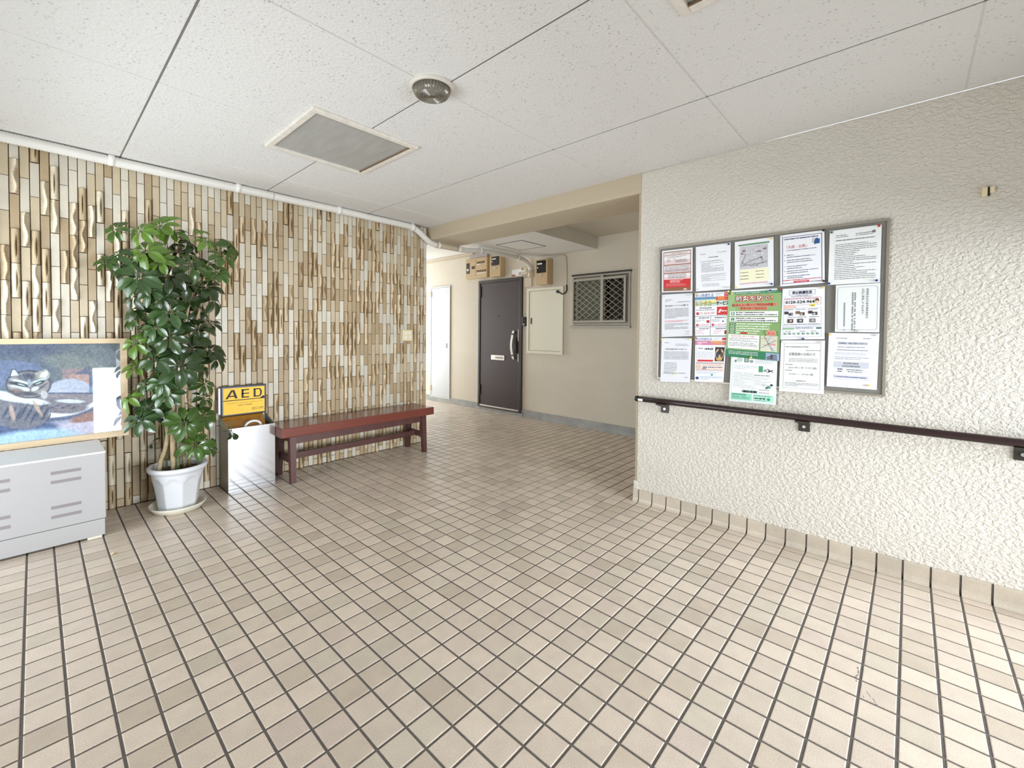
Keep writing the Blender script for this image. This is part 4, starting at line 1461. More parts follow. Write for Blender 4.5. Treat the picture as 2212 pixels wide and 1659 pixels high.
# leaf hubs: x, y, z, reach, tone (d dark, m mid, l light fresh green, b darker gloss)
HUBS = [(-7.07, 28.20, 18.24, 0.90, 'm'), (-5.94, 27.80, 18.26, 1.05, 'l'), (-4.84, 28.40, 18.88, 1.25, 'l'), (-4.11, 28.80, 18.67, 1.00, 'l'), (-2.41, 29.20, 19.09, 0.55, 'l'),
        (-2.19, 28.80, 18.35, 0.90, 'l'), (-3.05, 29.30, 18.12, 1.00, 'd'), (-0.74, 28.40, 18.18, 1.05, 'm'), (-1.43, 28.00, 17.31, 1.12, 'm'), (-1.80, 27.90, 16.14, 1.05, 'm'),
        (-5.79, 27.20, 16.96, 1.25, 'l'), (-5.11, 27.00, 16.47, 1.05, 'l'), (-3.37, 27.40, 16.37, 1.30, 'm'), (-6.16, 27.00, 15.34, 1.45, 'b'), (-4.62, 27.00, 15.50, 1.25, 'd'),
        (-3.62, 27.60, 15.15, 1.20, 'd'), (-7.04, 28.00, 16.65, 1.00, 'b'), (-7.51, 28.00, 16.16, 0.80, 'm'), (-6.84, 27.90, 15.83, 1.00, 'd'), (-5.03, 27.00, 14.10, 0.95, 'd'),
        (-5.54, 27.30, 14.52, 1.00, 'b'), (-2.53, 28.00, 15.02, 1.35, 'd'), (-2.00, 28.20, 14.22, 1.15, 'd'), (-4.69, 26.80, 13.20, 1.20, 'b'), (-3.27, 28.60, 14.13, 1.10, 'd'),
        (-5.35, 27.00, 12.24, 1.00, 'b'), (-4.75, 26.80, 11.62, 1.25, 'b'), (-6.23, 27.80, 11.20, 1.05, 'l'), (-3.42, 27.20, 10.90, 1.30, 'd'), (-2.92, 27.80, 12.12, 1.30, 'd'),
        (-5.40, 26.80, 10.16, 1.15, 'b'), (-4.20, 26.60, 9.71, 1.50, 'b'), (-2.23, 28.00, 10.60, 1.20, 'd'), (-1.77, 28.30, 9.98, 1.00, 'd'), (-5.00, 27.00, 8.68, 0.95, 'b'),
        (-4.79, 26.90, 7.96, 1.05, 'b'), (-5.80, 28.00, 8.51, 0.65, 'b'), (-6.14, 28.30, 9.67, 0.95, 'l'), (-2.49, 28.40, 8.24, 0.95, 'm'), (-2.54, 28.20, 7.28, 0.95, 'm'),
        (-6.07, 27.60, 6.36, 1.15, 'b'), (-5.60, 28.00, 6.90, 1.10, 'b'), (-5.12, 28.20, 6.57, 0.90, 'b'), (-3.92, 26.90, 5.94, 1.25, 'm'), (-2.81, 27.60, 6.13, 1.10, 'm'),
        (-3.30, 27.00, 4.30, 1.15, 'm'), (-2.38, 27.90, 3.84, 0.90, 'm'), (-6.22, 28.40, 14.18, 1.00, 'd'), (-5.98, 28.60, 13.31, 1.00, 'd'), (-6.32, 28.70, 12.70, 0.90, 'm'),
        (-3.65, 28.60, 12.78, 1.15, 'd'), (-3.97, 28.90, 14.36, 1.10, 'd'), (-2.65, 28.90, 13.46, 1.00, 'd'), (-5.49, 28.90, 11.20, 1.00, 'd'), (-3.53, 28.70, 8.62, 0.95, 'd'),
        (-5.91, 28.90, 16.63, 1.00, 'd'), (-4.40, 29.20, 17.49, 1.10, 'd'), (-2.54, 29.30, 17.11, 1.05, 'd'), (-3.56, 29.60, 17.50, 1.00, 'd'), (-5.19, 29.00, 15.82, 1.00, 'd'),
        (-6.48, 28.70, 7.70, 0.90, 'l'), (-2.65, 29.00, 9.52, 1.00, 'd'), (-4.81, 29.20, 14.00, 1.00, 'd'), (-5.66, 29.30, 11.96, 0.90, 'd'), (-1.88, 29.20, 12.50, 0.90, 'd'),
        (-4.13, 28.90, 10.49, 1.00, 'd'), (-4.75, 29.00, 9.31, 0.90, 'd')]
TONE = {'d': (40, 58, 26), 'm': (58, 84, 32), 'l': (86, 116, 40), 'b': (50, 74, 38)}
R3 = random.Random(9)
for i, (x_, y_, z_, r_, tone) in enumerate(HUBS):
    o = bpy.data.objects.new('leaf', leaf_protos[R3.randrange(len(leaf_protos))])
    COL.objects.link(o)
    o.parent = pl
    o.location = (Vector((x_, y_, z_)) - Vector((PX, PY, 0.07))) * S
    out = Vector((x_ + 4.1, (y_ - 28.4), 0))
    if out.length > 0.01:
        out.normalize()
    nrm = (out * 0.55 + Vector((-0.22, -0.62, 0.62)) + Vector((R3.uniform(-.25, .25), R3.uniform(-.2, .2), R3.uniform(-.2, .25)))).normalized()
    tang = out if abs(out.dot(nrm)) < 0.95 and out.length > 0 else Vector((1, 0, 0))
    tang = (tang - nrm * tang.dot(nrm)).normalized()
    bt = nrm.cross(tang)
    rot = Matrix((tang, bt, nrm)).transposed().to_quaternion()
    o.rotation_mode = 'QUATERNION'
    o.rotation_quaternion = rot
    o.scale = (r_ * 1.04,) * 3
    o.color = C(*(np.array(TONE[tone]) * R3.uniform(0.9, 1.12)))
# a few stray leaflets low on thin twigs
for (x_, y_, z_, r_, rz, tn) in ((-0.95, 27.85, 4.75, 0.85, 5.2, 'd'), (-5.35, 28.9, 4.45, 0.62, 4.0, 'b'), (-3.05, 27.7, 5.5, 0.9, 4.4, 'l')):
    o = bpy.data.objects.new('leaf', sparse[1 if tn == 'd' else 0])
    COL.objects.link(o)
    o.parent = pl
    o.location = (Vector((x_, y_, z_)) - Vector((PX, PY, 0.07))) * S
    o.rotation_euler = (0.9, 0.2, rz) if tn != 'd' else (math.pi / 2, 0, 0)
    o.scale = (r_,) * 3
    o.color = C(*TONE[tn])
for pts in ([(-2.6, 28.2, 6.2), (-1.9, 28.2, 5.7), (-1.3, 27.95, 5.0), (-0.95, 27.85, 4.75)], [(-1.05, 27.9, 5.6), (-1.0, 27.87, 5.0), (-0.95, 27.85, 4.75)], [(-3.7, 28.2, 7.1), (-3.0, 28.2, 6.6), (-2.6, 28.2, 6.2)],
            [(-4.7, 28.3, 3.4), (-4.5, 27.9, 3.3), (-4.3, 27.6, 2.95), (-4.25, 27.5, 2.7)], [(-4.0, 27.8, 2.75), (-3.7, 27.6, 3.2), (-3.3, 27.6, 3.15), (-3.1, 27.7, 2.8)]):
    MB().tube(pts, 0.03, 5).build('twig', MT['stem_green'], pl)


# ------------------------------------------------------------------ fallen scrap on the floor
sp_ = thing('dry_leaf', 'tiny dry leaf scrap lying on the floor tiles in front of the cabinet', 'leaf', (-7.75, 23.05, 0))
dlm = MB()
for q in range(5):
    dlm.add([(-7.95 + q * .08, 22.95 + .03 * q, 0.01 + .05 * math.sin(q)), (-7.87 + q * .08, 22.98 + .03 * q, 0.01 + .05 * math.sin(q + 1)),
             (-7.87 + q * .08, 23.12 + .02 * q, 0.03 + .05 * math.sin(q + 1)), (-7.95 + q * .08, 23.1 + .02 * q, 0.03 + .05 * math.sin(q))], [(0, 1, 2, 3)])
dlm.build('blade', MT['wood_frame'], sp_)
# ------------------------------------------------------------------ notice board and its papers
nb = thing('notice_board', 'grey felt notice board in a thin metal frame on the stucco wall', 'notice board', (18.8, -1.2, 9))
box(18.8, XW, -7.1, 4.75, 9.02, 17.95).build('felt', MT['board'], nb)
rect_frame(MB(), 18.74, XW, -7.15, 4.8, 8.97, 18.0, 0.12, 0.01).build('frame', MT['board_frame'], nb)
K = (70, 72, 80)
LG = (120, 122, 130)
RD = (206, 40, 52)
BL = (36, 66, 140)
GN = (36, 126, 82)
PINS = {'y': C(232, 206, 96), 'b': C(40, 62, 140), 'r': C(176, 34, 40), 'k': C(30, 28, 28), 'g': C(30, 110, 70), 'w': C(214, 212, 208)}
pinmat = mat('pin_plastic', C(255, 255, 255), 0.3, vcol=True)


def paper(name, label, quad, lay, col=(236, 237, 241), pins='', curl=0.0):
    """quad: (y,z) of top-left, top-right, bottom-right, bottom-left seen from the lobby; lay: stacking order on the board"""
    xf = 18.735 - 0.022 * lay
    p = [Vector((xf, y, z)) for y, z in quad]
    c = sum(p, Vector()) / 4
    t = thing(name, label, 'notice' if name != 'poster' else 'poster', tuple(c), 'papers pinned on the notice board')
    mb = MB()
    n = 8
    fr, bk = [], []
    for j in range(n + 1):
        v = j / n
        for u in (0, 1):
            q = (p[0] * (1 - u) + p[1] * u) * (1 - v) + (p[3] * (1 - u) + p[2] * u) * v
            fr.append(q)
            bk.append(q + Vector((0.015, 0, 0)))
    m = len(fr)
    f = []
    for j in range(n):
        a = 2 * j
        f += [(a, a + 2, a + 3, a + 1), (m + a, m + a + 1, m + a + 3, m + a + 2), (a, m + a, m + a + 2, a + 2), (a + 1, a + 3, m + a + 3, m + a + 1)]
    f += [(0, 1, m + 1, m), (2 * n, m + 2 * n, m + 2 * n + 1, 2 * n + 1)]
    mb.add(fr + bk, f, C(*col))
    mb.build('sheet', MT['paper'], t)
    sh = Sheet(*p, (-1, 0, 0))
    for spec in pins.split():
        cl_, u, v = spec.split(',')
        q = sh.P(float(u), float(v), 0)
        MB().disc((q.x - 0.05, q.y, q.z), (1, 0, 0), 0.055, 10, PINS[cl_], depth=0.09).build('push_pin', pinmat, t)
    return t, sh


t, s = paper('notice', 'brown and red printed notice, topmost in the first column of the notice board',
             [(4.56, 17.74), (2.52, 17.72), (2.48, 14.87), (4.52, 14.91)], 1)
BR = (140, 92, 62)
s.rect(.05, .04, .95, .975, BR, 0)
s.rect(.07, .06, .93, .12, (236, 226, 226), 1).text('マンション居住者及び関係者の皆さまへ', .12, .075, .88, .108, (60, 40, 40), 2)
for v0, v1, n_ in ((.13, .345, 0), (.365, .54, 4), (.56, .70, 3)):
    s.rect(.07, v0, .93, v1, (226, 206, 206), 1).rect(.07, v0 + .02, .93, v0 + (v1 - v0) * .55, (238, 230, 231), 2)
s.text('山', .17, .215, .28, .27, (50, 44, 48), 3).text('下', .36, .215, .46, .25, (60, 54, 58), 3)
s.para(.18, .16, .8, .20, 2, K, seed=1, k=3).para(.45, .24, .85, .32, 3, K, seed=2, k=3)
s.para(.10, .385, .9, .53, 5, K, seed=3, k=3).para(.2, .575, .8, .69, 4, K, seed=4, k=3)
s.rect(.07, .70, .93, .89, (204, 38, 42), 1).para(.28, .715, .7, .79, 3, (250, 236, 236), seed=5, k=3).para(.14, .80, .8, .87, 4, (240, 170, 170), .35, seed=6, k=3)
s.rect(.72, .925, .82, .955, (230, 214, 196), 2)
s.done('print', t)

t, s = paper('notice', 'plain white typed notice with a blue pin, second along the top row of notices',
             [(2.32, 17.73), (0.23, 17.74), (0.21, 14.87), (2.26, 14.85)], 1, pins='b,.95,.03 w,.05,.96 w,.94,.96')
s.dash(.14, .18, .3, .012, LG, seed=1).dash(.62, .17, .88, .012, LG, seed=2).dash(.38, .26, .66, .016, K, seed=3).dash(.15, .345, .75, .012, LG, seed=4)
s.para(.17, .39, .82, .60, 9, LG, .35, seed=8).para(.17, .64, .88, .80, 7, LG, .3, seed=9).para(.2, .85, .7, .92, 3, LG, .3, seed=10)
s.done('print', t)

t, s = paper('notice', 'notice with a grey street map above a pale yellow text panel',
             [(0.0, 17.74), (-2.06, 17.77), (-2.13, 14.93), (-0.06, 14.87)], 1, pins='y,.95,.03 y,.03,.97 b,.95,.96')
s.rect(.1, .075, .9, .105, (92, 138, 100), 1)
s.rect(.14, .12, .86, .60, (196, 196, 200), 1)
r_ = random.Random(4)
for q in range(60):
    a, b = r_.uniform(.16, .80), r_.uniform(.14, .56)
    s.rect(a, b, a + r_.uniform(.015, .06), b + r_.uniform(.008, .03), r_.choice([(222, 222, 226), (176, 176, 182), (210, 206, 210), (150, 150, 158)]), 2)
for a, b, c_, d in ((.16, .52, .30, .30), (.30, .30, .18, .25), (.16, .53, .84, .50), (.24, .5, .70, .37), (.70, .37, .72, .46), (.5, .56, .84, .46), (.2, .42, .24, .5), (.24, .50, .48, .55), (.48, .55, .52, .48)):
    s.line(a, b, c_, d, .012, (110, 110, 118), 3)
for a, b in ((.74, .20), (.60, .24), (.2, .2)):
    s.rect(a, b, a + .09, b + .035, (138, 110, 122), 3)
s.rect(.14, .61, .88, .88, (240, 237, 204), 1)
for v in (.665, .735, .80):
    s.dash(.15, v, .36, .016, K, seed=int(v * 100)).dash(.55, v - .005, .76, .014, K, seed=int(v * 77))
s.para(.14, .895, .86, .93, 2, (206, 90, 100), .5, seed=3)
s.done('print', t)

t, s = paper('notice', 'rain and typhoon warning sheet with red heading and dark blue border',
             [(-2.39, 17.8), (-4.46, 17.8), (-4.54, 14.93), (-2.46, 14.86)], 1, pins='k,.98,.01 k,.98,.965 w,.03,.02 w,.02,.98')
NV = (44, 54, 104)
s.frame(.05, .05, .95, .955, .012, NV, 1)
s.dash(.1, .085, .86, .022, NV, seed=1)
s.text('『大雨・台風』', .15, .22, .62, .285, (196, 70, 88), 3)
for a, b, c_, d in ((.74, .13, .82, .22), (.82, .13, .86, .20), (.78, .18, .9, .24)):
    s.poly([(a, b), (a, d), (c_, d), (c_, b)], (70, 100, 150) if a > .75 else (190, 200, 214), 2)
s.poly([(.80, .14), (.78, .25), (.9, .22), (.9, .15)], (40, 80, 140), 3)
for i, v in enumerate((.31, .40, .44, .50, .54, .62, .66, .71, .75, .81, .845)):
    s.dash(.16, v, (.84, .32, .8, .7, .74, .62, .5, .86, .64, .68, .52)[i], .014, (74, 78, 112), seed=i)
    if i % 2:
        s.dash(.10, v, .12, .014, NV, seed=i)
s.dash(.06, .885, .92, .018, (206, 80, 96), seed=3).rect(.32, .915, .66, .95, (206, 44, 66), 2).dash(.35, .925, .63, .015, (244, 200, 206), 3, seed=2)
s.done('print', t)

t, s = paper('notice', 'white typed letter with red and green pins at the top right of the notice board',
             [(-4.7, 17.7), (-6.83, 17.72), (-6.82, 14.79), (-4.69, 14.8)], 1, (233, 235, 234), 'g,.04,.03 r,.95,.02 b,.94,.965 b,.02,.975')
s.para(.13, .10, .38, .16, 2, K, .35, seed=2).para(.52, .10, .84, .16, 2, K, .35, seed=4).ell(.86, .10, .035, .026, (120, 120, 124))
s.para(.13, .19, .88, .225, 1, K, .45, seed=5).para(.12, .27, .92, .93, 20, (92, 92, 96), .33, seed=6)
s.done('print', t)

t, s = paper('notice', 'typed notice with bracketed heading and one red line, middle of the first column',
             [(4.52, 14.75), (2.47, 14.76), (2.43, 11.95), (4.49, 11.85)], 1, (228, 229, 234), 'w,.06,.05 w,.93,.05 w,.06,.95 w,.93,.95')
s.para(.12, .12, .36, .18, 2, LG, .35, seed=1).dash(.52, .185, .92, .014, LG, seed=2)
s.text('【生活音についてのお願い】', .13, .25, .86, .295, (40, 40, 48), 3)
s.para(.11, .34, .88, .58, 8, LG, .42, seed=3).para(.11, .62, .88, .665, 2, (216, 96, 116), .5, seed=5).para(.11, .69, .88, .84, 5, LG, .42, seed=7).dash(.8, .88, .92, .014, LG)
s.done('print', t)


def rental_head(s, tail):
    s.rect(0, 0, 1, 1, (240, 242, 248), 0)
    s.text('安心快適生活', .02, .02, .55, .10, (40, 78, 150), 3)
    s.para(.6, .025, .82, .09, 2, (140, 160, 170), .4, seed=1).rect(.85, .015, 1, .09, RD, 2).dash(.87, .04, .98, .02, (250, 210, 210), 3)


t, s = paper('notice', 'car hire advert with a red logo panel and yellow headline letters',
             [(2.3, 14.74), (0.21, 14.73), (0.34, 11.87), (2.24, 11.83)], 2, pins='y,.03,.02 y,.97,.0')
rental_head(s, 0)
s.rect(0, .10, 1, .30, (200, 214, 206), 1).rect(0, .10, .62, .15, (96, 144, 176), 2).poly([(.1, .2), (.55, .15), (.7, .2), (.5, .25)], (226, 226, 170), 2)
s.rect(.62, .095, 1, .18, (214, 84, 52), 2).text('50%', .68, .10, .86, .165, (255, 224, 120), 4)
s.fat('レンタカー', .04, .19, .62, .29, (40, 40, 44), .008, 3).text('レンタカー', .04, .19, .62, .29, (250, 226, 84), 4)
s.fat('サービス', .64, .2, .99, .285, (44, 44, 48), .004, 3)
s.rect(.66, .32, 1, .50, (206, 48, 46), 1).poly([(.70, .45), (.745, .375), (.80, .375), (.755, .45)], (250, 240, 240), 3).dash(.80, .40, .95, .026, (250, 240, 240), 3, seed=3)
s.dash(.14, .325, .52, .03, LG, seed=4).dash(.03, .375, .58, .018, LG, seed=5)
s.ell(.08, .46, .045, .035, (200, 60, 84), 3).text('17~41%OFF', .15, .43, .60, .485, (212, 84, 112), 3)
s.rect(0, .515, 1, .525, (120, 130, 124), 2).rect(0, .755, 1, .765, (120, 130, 124), 2).rect(.48, .52, .495, .96, (140, 146, 142), 2)
s.dash(.12, .545, .45, .028, LG, seed=6).dash(.6, .545, .95, .028, LG, seed=7).para(.02, .60, .3, .66, 2, LG, .4, seed=8).para(.52, .60, .75, .66, 2, LG, .4, seed=9)
s.rect(.36, .61, .45, .67, (184, 44, 54), 2).ell(.86, .64, .022, .018, (40, 40, 60), 2)
s.ell(.07, .715, .04, .03, (206, 74, 96), 3).text('10~50%OFF', .12, .695, .44, .735, (214, 100, 124), 3)
s.ell(.56, .715, .04, .03, (206, 74, 96), 3).text('10~43%OFF', .62, .695, .95, .735, (214, 100, 124), 3)
s.dash(.14, .785, .45, .026, LG, seed=10).dash(.65, .785, .96, .026, LG, seed=11).para(.02, .83, .3, .93, 3, (216, 120, 140), .35, seed=12).para(.6, .83, .9, .93, 3, (216, 120, 140), .35, seed=13)
s.rect(.92, .84, 1, .92, (150, 40, 54), 2).rect(0, .95, 1, .975, (130, 152, 134), 2)
s.done('print', t)

t, s = paper('notice', 'advert with a pink banner and a dark group photo, hanging under the car hire advert',
             [(2.24, 12.15), (0.35, 12.15), (0.48, 9.09), (2.23, 8.98)], 1, pins='r,.02,.10')
s.rect(0, 0, 1, 1, (236, 239, 247), 0)
s.ell(.07, .04, .05, .03, (40, 66, 140), 2).para(.15, .01, .95, .065, 3, (120, 136, 180), .35, seed=1)
s.text('安心快適生活', .02, .085, .55, .145, (40, 78, 150), 3).para(.6, .09, .82, .14, 2, (140, 160, 170), .4, seed=1).rect(.87, .085, 1, .14, RD, 2)
s.rect(0, .155, 1, .245, (206, 132, 160), 1).ell(.15, .215, .08, .03, (226, 170, 190)).rect(.52, .16, .88, .19, (232, 178, 92), 2).rect(.6, .2, .96, .235, (226, 150, 110), 2).dash(.1, .18, .4, .025, (246, 220, 230), 3)
s.rect(.05, .275, .97, .62, (176, 168, 176), 1).rect(.06, .27, .96, .60, (242, 243, 248), 2)
s.dash(.12, .30, .26, .03, LG, 3).dash(.32, .30, .6, .05, (60, 60, 70), 3, seed=6).para(.09, .38, .62, .53, 6, (160, 170, 190), .4, seed=4, k=3)
s.rect(.09, .545, .62, .585, (208, 44, 54), 3)
s.rect(.67, .285, .96, .575, (34, 26, 24), 3).ell(.815, .43, .14, .12, (206, 180, 140), 4).ell(.82, .37, .05, .07, (50, 44, 46), 5).ell(.75, .44, .05, .07, (60, 66, 84), 5).ell(.89, .44, .05, .06, (96, 70, 52), 5).ell(.815, .54, .1, .025, (206, 160, 80), 5)
s.rect(.03, .62, .97, .77, (214, 184, 176), 1).rect(.04, .63, .96, .745, (236, 220, 214), 2).ell(.13, .69, .09, .05, (222, 200, 182), 3)
s.rect(.28, .69, .42, .71, (60, 66, 100), 3).rect(.25, .725, .40, .74, (60, 66, 100), 3).dash(.46, .69, .92, .02, (90, 90, 110), 3).dash(.28, .65, .9, .012, (190, 150, 150), 3)
s.para(.06, .79, .95, .84, 3, (150, 170, 196), .35, seed=5).ell(.60, .855, .035, .02, (60, 150, 130), 3)
s.ell(.09, .925, .06, .03, (40, 66, 140), 2).para(.18, .89, .95, .965, 3, (120, 140, 190), .35, seed=7)
s.done('print', t)

t, s = paper('poster', 'large green pneumonia lecture poster with red outlined title, overlapping its neighbours',
             [(0.29, 14.72), (-2.55, 14.72), (-2.5, 10.55), (0.38, 10.72)], 3, (150, 180, 124), 'y,.08,.035 b,.80,.015 r,.985,.01 y,.5,.98')
Gd = (44, 122, 84)
s.rect(0, 0, 1, 1, (140, 172, 112), 0)
s.poly([(0, .04), (0, .85), (.25, .85), (.12, .04)], (152, 184, 128), 1).poly([(.7, .55), (1, .4), (1, .86), (.6, .86)], (128, 164, 100), 1)
s.rect(.06, -.012, .92, .012, (236, 240, 238), 2).rect(0, .012, 1, .05, Gd, 1).text('第4回 東京慈恵会医科大学葛飾医療センター 公開セミナー', .06, .018, .94, .044, (226, 240, 230), 3)
s.fat('肺炎を防ぐ!', .155, .075, .84, .155, (206, 74, 52), .013, 3).text('肺炎を防ぐ!', .155, .075, .84, .155, (255, 248, 240), 4)
s.rect(.09, .19, .93, .235, (226, 148, 120), 1)
s.rect(.24, .245, .76, .285, (226, 148, 120), 1)
s.fat('飲み込みの悩みを呼吸器内科医と', .10, .19, .92, .232, (240, 168, 140), .006, 2).text('飲み込みの悩みを呼吸器内科医と', .10, .19, .92, .232, (212, 92, 76), 4)
s.fat('耳鼻科医が徹底解説', .25, .243, .75, .283, (240, 168, 140), .006, 2).text('耳鼻科医が徹底解説', .25, .243, .75, .283, (212, 92, 76), 4)
for i, v in enumerate((.305, .39)):
    s.rect(.06, v + .006, .965, v + .078, (98, 128, 84), 1).rect(.05, v, .955, v + .07, (246, 248, 246), 2).rect(.075, v + .012, .145, v + .058, (70, 140, 104), 3).text(str(i + 1), .098, v + .02, .122, v + .05, (246, 250, 246), 4)
    s.dash(.17, v + .012, .72, .016, (50, 54, 52), 3, seed=i).dash(.17, v + .042, .93, .016, (50, 54, 52), 3, seed=i + 5)
for i, v in enumerate((.482, .516, .55, .584, .618)):
    s.rect(.05, v, .17, v + .022, (30, 84, 56), 2).dash(.07, v + .005, .15, .011, (220, 236, 224), 3, seed=i)
    s.dash(.19, v + .002, (.84, .80, .82, .64, .26)[i], .018, (226, 238, 220), 2, seed=i + 20)
s.rect(.28, .616, .4, .642, (190, 44, 44), 2).dash(.42, .62, .58, .018, (236, 210, 200), 2)
s.ell(.80, .615, .045, .04, (226, 150, 134), 2).ell(.88, .615, .045, .04, (226, 150, 134), 2).ell(.80, .62, .025, .025, (206, 112, 104), 3).ell(.88, .62, .025, .025, (206, 112, 104), 3)
for a, b in ((.72, .6), (.74, .64), (.95, .6), (.96, .635)):
    s.ell(a, b, .012, .009, (30, 90, 50), 2)
s.rect(.04, .655, .63, .865, (246, 247, 246), 2).text('感染症対策に関するお願い', .09, .665, .56, .69, (190, 70, 76), 3)
s.para(.06, .705, .60, .765, 3, (80, 84, 84), .4, seed=1, k=3).para(.06, .775, .6, .84, 3, (80, 84, 84), .4, seed=2, k=3)
s.rect(.66, .655, .955, .875, (226, 222, 204), 1)
for a, b, c_, d, cc, w_ in ((.72, .66, .88, .87, (110, 110, 106), .012), (.67, .83, .94, .71, (120, 116, 110), .01), (.84, .66, .78, .76, (170, 190, 200), .02), (.78, .76, .92, .87, (170, 190, 200), .02), (.68, .70, .80, .69, (120, 110, 104), .006), (.70, .78, .8, .80, (120, 110, 104), .006)):
    s.line(a, b, c_, d, w_, cc, 2)
s.rect(.83, .765, .93, .785, (222, 140, 144), 3)
s.rect(0, .885, 1, 1, Gd, 1).para(.06, .905, .62, .965, 3, (230, 244, 236), .4, seed=4, k=2)
s.rect(.76, .895, 1, .995, (150, 170, 204), 2).poly([(.78, .99), (.78, .95), (.84, .935), (.84, .915), (.95, .915), (.96, .99)], (104, 108, 120), 3).rect(.85, .925, .88, .98, (60, 66, 80), 4).rect(.9, .93, .94, .98, (130, 136, 150), 4)
s.done('print', t)

t, s = paper('leaflet', 'green and white illustrated leaflet in a clear sleeve, hanging below the green lecture poster',
             [(0.06, 10.8), (-2.41, 10.75), (-2.38, 8.0), (0.14, 7.95)], 2, (226, 236, 234))
s.rect(.05, .0, .95, .96, (240, 243, 244), 0)
s.rect(.3, .03, .4, .135, (70, 96, 88), 1).rect(.315, .045, .385, .12, (150, 180, 160), 2).ell(.2, .09, .07, .05, (190, 200, 196), 1).ell(.11, .12, .025, .03, (70, 150, 120), 2).ell(.46, .11, .045, .035, (150, 158, 156), 2)
s.para(.53, .03, .93, .16, 8, (150, 156, 160), .4, seed=1).para(.08, .20, .6, .30, 5, (160, 164, 170), .35, seed=2).para(.08, .36, .52, .70, 14, (160, 164, 170), .35, seed=3)
s.rect(.62, .2, .71, .33, (70, 150, 110), 2).ell(.76, .29, .04, .03, (150, 160, 156), 2).line(.8, .25, .92, .32, .02, (50, 52, 54)).line(.8, .33, .92, .27, .02, (60, 62, 64)).ell(.84, .30, .02, .02, (40, 42, 46), 3)
s.dash(.53, .39, .86, .018, K, seed=4).para(.53, .43, .92, .62, 8, (160, 164, 170), .35, seed=5)
for i in range(9):
    s.ell(.3 + .035 * i, .72 - .03 * (i % 3), .022, .022, (226, 232, 230), 3).poly([(.28 + .035 * i, .74), (.28 + .035 * i, .78), (.33 + .035 * i, .79), (.33 + .035 * i, .735)], (44, 52, 56) if i % 2 else (90, 130, 116), 2)
s.ell(.74, .6, .05, .035, (210, 216, 214), 2).ell(.84, .64, .05, .03, (90, 150, 130), 2).ell(.9, .59, .03, .025, (60, 66, 66), 2).ell(.8, .66, .03, .02, (70, 110, 96), 3)
s.rect(.64, .70, .86, .715, (150, 156, 160), 2).rect(.64, .76, .86, .775, (150, 156, 160), 2)
s.rect(.05, .81, .50, .955, (150, 218, 192), 1).rect(.52, .81, .95, .955, (176, 230, 208), 1).rect(.06, .82, .38, .845, (80, 160, 130), 2).para(.06, .86, .45, .94, 3, (70, 100, 90), .4, seed=6)
s.dash(.54, .875, .78, .035, (40, 50, 50), seed=7).dash(.54, .83, .9, .016, (90, 120, 110), seed=8).ell(.85, .9, .035, .03, (40, 160, 110), 3).dash(.55, .93, .8, .014, (90, 120, 110), seed=9)
s.done('print', t)

t, s = paper('notice', 'white sheet with a large free phone number and small photos in the fourth column',
             [(-2.58, 14.72), (-4.55, 14.73), (-4.6, 11.86), (-2.53, 11.8)], 2, pins='y,.95,.02 b,.53,.985')
DB = (44, 54, 110)
s.frame(.17, .045, .79, .135, .006, (120, 124, 140), 1).text('安心快適生活', .25, .06, .71, .12, DB, 3).fat('安心快適生活', .25, .06, .71, .12, DB, .003, 3)
s.dash(.22, .16, .72, .012, LG, seed=1).dash(.32, .145, .62, .01, LG, seed=2)
s.frame(.05, .19, .92, .335, .006, (176, 96, 110), 1).dash(.08, .205, .86, .014, (190, 90, 110), seed=3)
s.text('0120-524-964', .09, .245, .77, .30, (34, 36, 66), 3, 2).fat('0120-524-964', .09, .245, .77, .30, (34, 36, 66), .002, 3)
s.ell(.82, .27, .055, .045, (226, 196, 160), 2).ell(.83, .25, .045, .03, (70, 54, 44), 3).ell(.83, .275, .025, .022, (240, 206, 180), 4)
s.rect(.05, .345, .33, .385, (232, 160, 132), 1).dash(.07, .355, .31, .022, (250, 230, 220), 2).ell(.73, .345, .06, .03, (240, 220, 96), 3).dash(.69, .34, .78, .016, (90, 80, 30), 4)
s.frame(.05, .39, .93, .74, .004, (120, 124, 150), 1)
for i, (a, b) in enumerate(((.07, .45), (.34, .45), (.63, .45), (.15, .60), (.38, .60), (.66, .60))):
    s.dash(a, b - .04, a + .22, .014, LG, seed=i)
    pc = [(58, 54, 52), (120, 96, 76), (66, 54, 50), (84, 60, 54), (70, 72, 78), (128, 126, 126)][i]
    s.rect(a, b, a + .14 if i > 2 else a + .1, b + .075 if i > 2 else b + .055, pc, 2)
    if i < 3:
        s.rect(a + .1, b + .025, a + .21, b + .085, [(140, 140, 146), (70, 60, 56), (80, 66, 60)][i], 3).ell(a + .14, b + .06, .03, .02, [(40, 40, 44), (200, 170, 150), (190, 190, 190)][i], 4)
    else:
        s.ell(a + .08, b + .035, .03, .02, (190, 186, 184), 3)
s.dash(.07, .70, .9, .016, LG, seed=9)
s.frame(.05, .755, .93, .95, .004, (120, 124, 150), 1).rect(.055, .77, .32, .805, (150, 184, 150), 2).para(.35, .765, .75, .81, 2, DB, .4, seed=10).rect(.82, .77, .93, .80, (54, 110, 84), 2)
for i in range(8):
    s.ell(.11 + .105 * i, .885, .032, .02, ((70, 130, 90), (60, 110, 110), (90, 150, 110))[i % 3], 3).ell(.115 + .105 * i, .88, .014, .009, (226, 236, 230), 4)
for a in (.12, .45, .7):
    s.dash(a, .835, a + .12, .014, LG, seed=int(a * 9))
s.done('print', t)

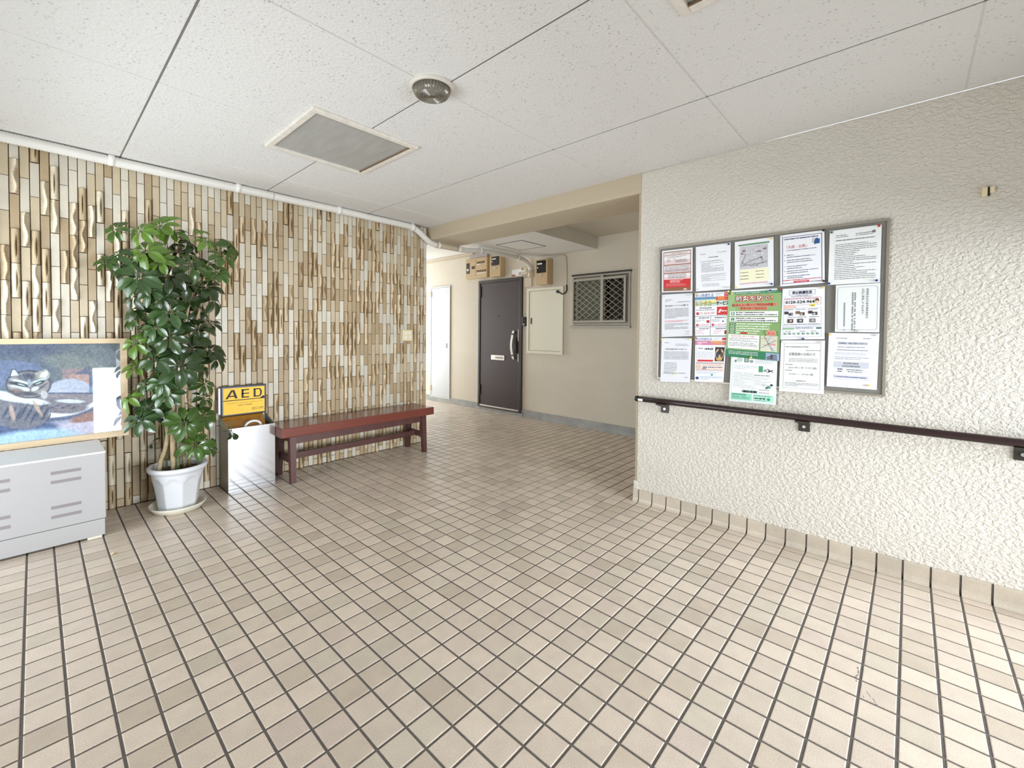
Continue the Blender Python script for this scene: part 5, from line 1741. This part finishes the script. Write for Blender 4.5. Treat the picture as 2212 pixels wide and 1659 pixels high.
t, s = paper('notice', 'square white sheet with vertical writing inside a rounded thin frame',
             [(-5.03, 14.76), (-6.84, 14.76), (-6.85, 12.25), (-5.04, 12.26)], 2, (230, 233, 231), 'w,.55,.985')
fr_ = []
for cu, cv, a0 in ((.90, .10, -90), (.90, .90, 0), (.10, .90, 90), (.10, .10, 180)):
    for q in range(5):
        t_ = math.radians(a0 + q * 22.5)
        fr_.append((cu + .05 * math.cos(t_), cv + .05 * math.sin(t_)))
for i in range(len(fr_)):
    (a, b), (c_, d) = fr_[i], fr_[(i + 1) % len(fr_)]
    s.line(a, b, c_, d, .007, (130, 134, 156), 2)


def vert(s, txt, u, v0, h, w, col):
    for i, ch in enumerate(txt):
        if ch in 'ー、。':
            s.rect(u + w * .4, v0 + i * h, u + w * .55, v0 + i * h + h * (.7 if ch == 'ー' else .2), col, 3)
        elif ch.strip():
            s.text(ch, u, v0 + i * h, u + w, v0 + i * h + h * .84, col, 3)


vert(s, '管理規約及び総会議事録等は', .70, .10, .048, .055, (56, 58, 66))
vert(s, '左記に保管しております。', .605, .10, .048, .055, (56, 58, 66))
r_ = random.Random(2)
for u, v0, v1 in ((.44, .14, .94), (.385, .14, .94), (.20, .38, .95)):
    v = v0
    while v < v1:
        h_ = r_.uniform(.02, .035)
        if r_.random() < .85:
            s.rect(u, v, u + .03, v + h_ * .75, (112, 114, 122), 2)
        v += h_
s.done('print', t)

t, s = paper('notice', 'wrinkled white power equipment notice, lowest in the first column of the notice board',
             [(4.47, 11.79), (2.45, 11.81), (2.52, 8.9), (4.51, 8.79)], 2, (230, 231, 237), 'y,.02,.03 y,.97,.03 y,.5,.82')
s.dash(.12, .10, .26, .014, LG, seed=1).para(.48, .13, .92, .19, 2, LG, .35, seed=2)
s.text('電気設備点検のお知らせ', .15, .235, .86, .27, (70, 72, 80), 3)
s.para(.1, .31, .92, .50, 6, LG, .38, seed=3).para(.12, .56, .55, .83, 8, LG, .35, seed=4).dash(.1, .79, .85, .014, LG, seed=6).dash(.82, .88, .92, .014, LG)
s.done('print', t)

t, s = paper('notice', 'regular cleaning notice inside a thin double border, reaching below the board edge',
             [(-2.56, 11.76), (-4.62, 11.79), (-4.63, 8.86), (-2.52, 8.83)], 1, (237, 238, 237), 'w,.05,.03 w,.92,.03')
s.frame(.08, .05, .92, .93, .004, (150, 150, 152), 1).frame(.095, .062, .905, .918, .003, (170, 170, 172), 1)
s.dash(.12, .115, .64, .018, LG, seed=1).dash(.58, .185, .9, .012, LG, seed=2)
s.text('定期清掃のお知らせ', .2, .235, .80, .295, (84, 84, 88), 3)
s.para(.2, .35, .85, .43, 3, LG, .35, seed=3).dash(.13, .46, .3, .016, LG, seed=4)
s.text('2020 年 6 月 19 日 (金)', .2, .505, .84, .55, (96, 96, 100), 3).dash(.13, .575, .28, .016, LG, seed=5)
s.text('13:00 〜 17:00 頃', .22, .63, .76, .67, (96, 96, 100), 3)
s.dash(.4, .77, .6, .02, LG, seed=6).para(.13, .82, .88, .90, 3, LG, .4, seed=7)
s.done('print', t)

t, s = paper('notice', 'inspection notice with a grey shaded heading bar at the bottom right of the board',
             [(-4.78, 12.21), (-6.86, 12.19), (-6.82, 9.3), (-4.74, 9.31)], 1, (234, 236, 244), 'y,.03,.03 w,.95,.03 y,.84,.93')
s.dash(.16, .09, .38, .014, LG, seed=1).dash(.7, .09, .84, .014, LG, seed=2)
s.rect(.2, .165, .79, .21, (196, 200, 212), 1).text('定期検査・調査 実施のお知らせ', .21, .17, .78, .205, (76, 78, 92), 3)
s.dash(.2, .25, .75, .014, LG, seed=3).rect(.18, .305, .8, .318, (140, 144, 164), 2).para(.14, .36, .78, .41, 2, (170, 174, 190), .35, seed=4).para(.14, .44, .82, .50, 2, (150, 154, 170), .4, seed=5)
s.rect(.14, .525, .83, .635, (200, 203, 212), 1).text('電気設備定期検査', .33, .538, .63, .572, (64, 66, 80), 3).text('特定電気設備定期調査', .30, .588, .66, .622, (64, 66, 80), 3)
s.frame(.17, .645, .78, .735, .003, (160, 164, 180), 1).dash(.21, .655, .32, .02, K, seed=6).dash(.39, .66, .72, .02, LG, seed=7).dash(.21, .695, .32, .02, K, seed=8).dash(.42, .695, .7, .02, LG, seed=9)
s.frame(.14, .775, .82, .845, .004, (110, 116, 160), 1).dash(.16, .79, .80, .03, (130, 136, 170), seed=10)
s.done('print', t)

for o in bpy.data.objects:
    if '_o' in o:
        del o['_o']
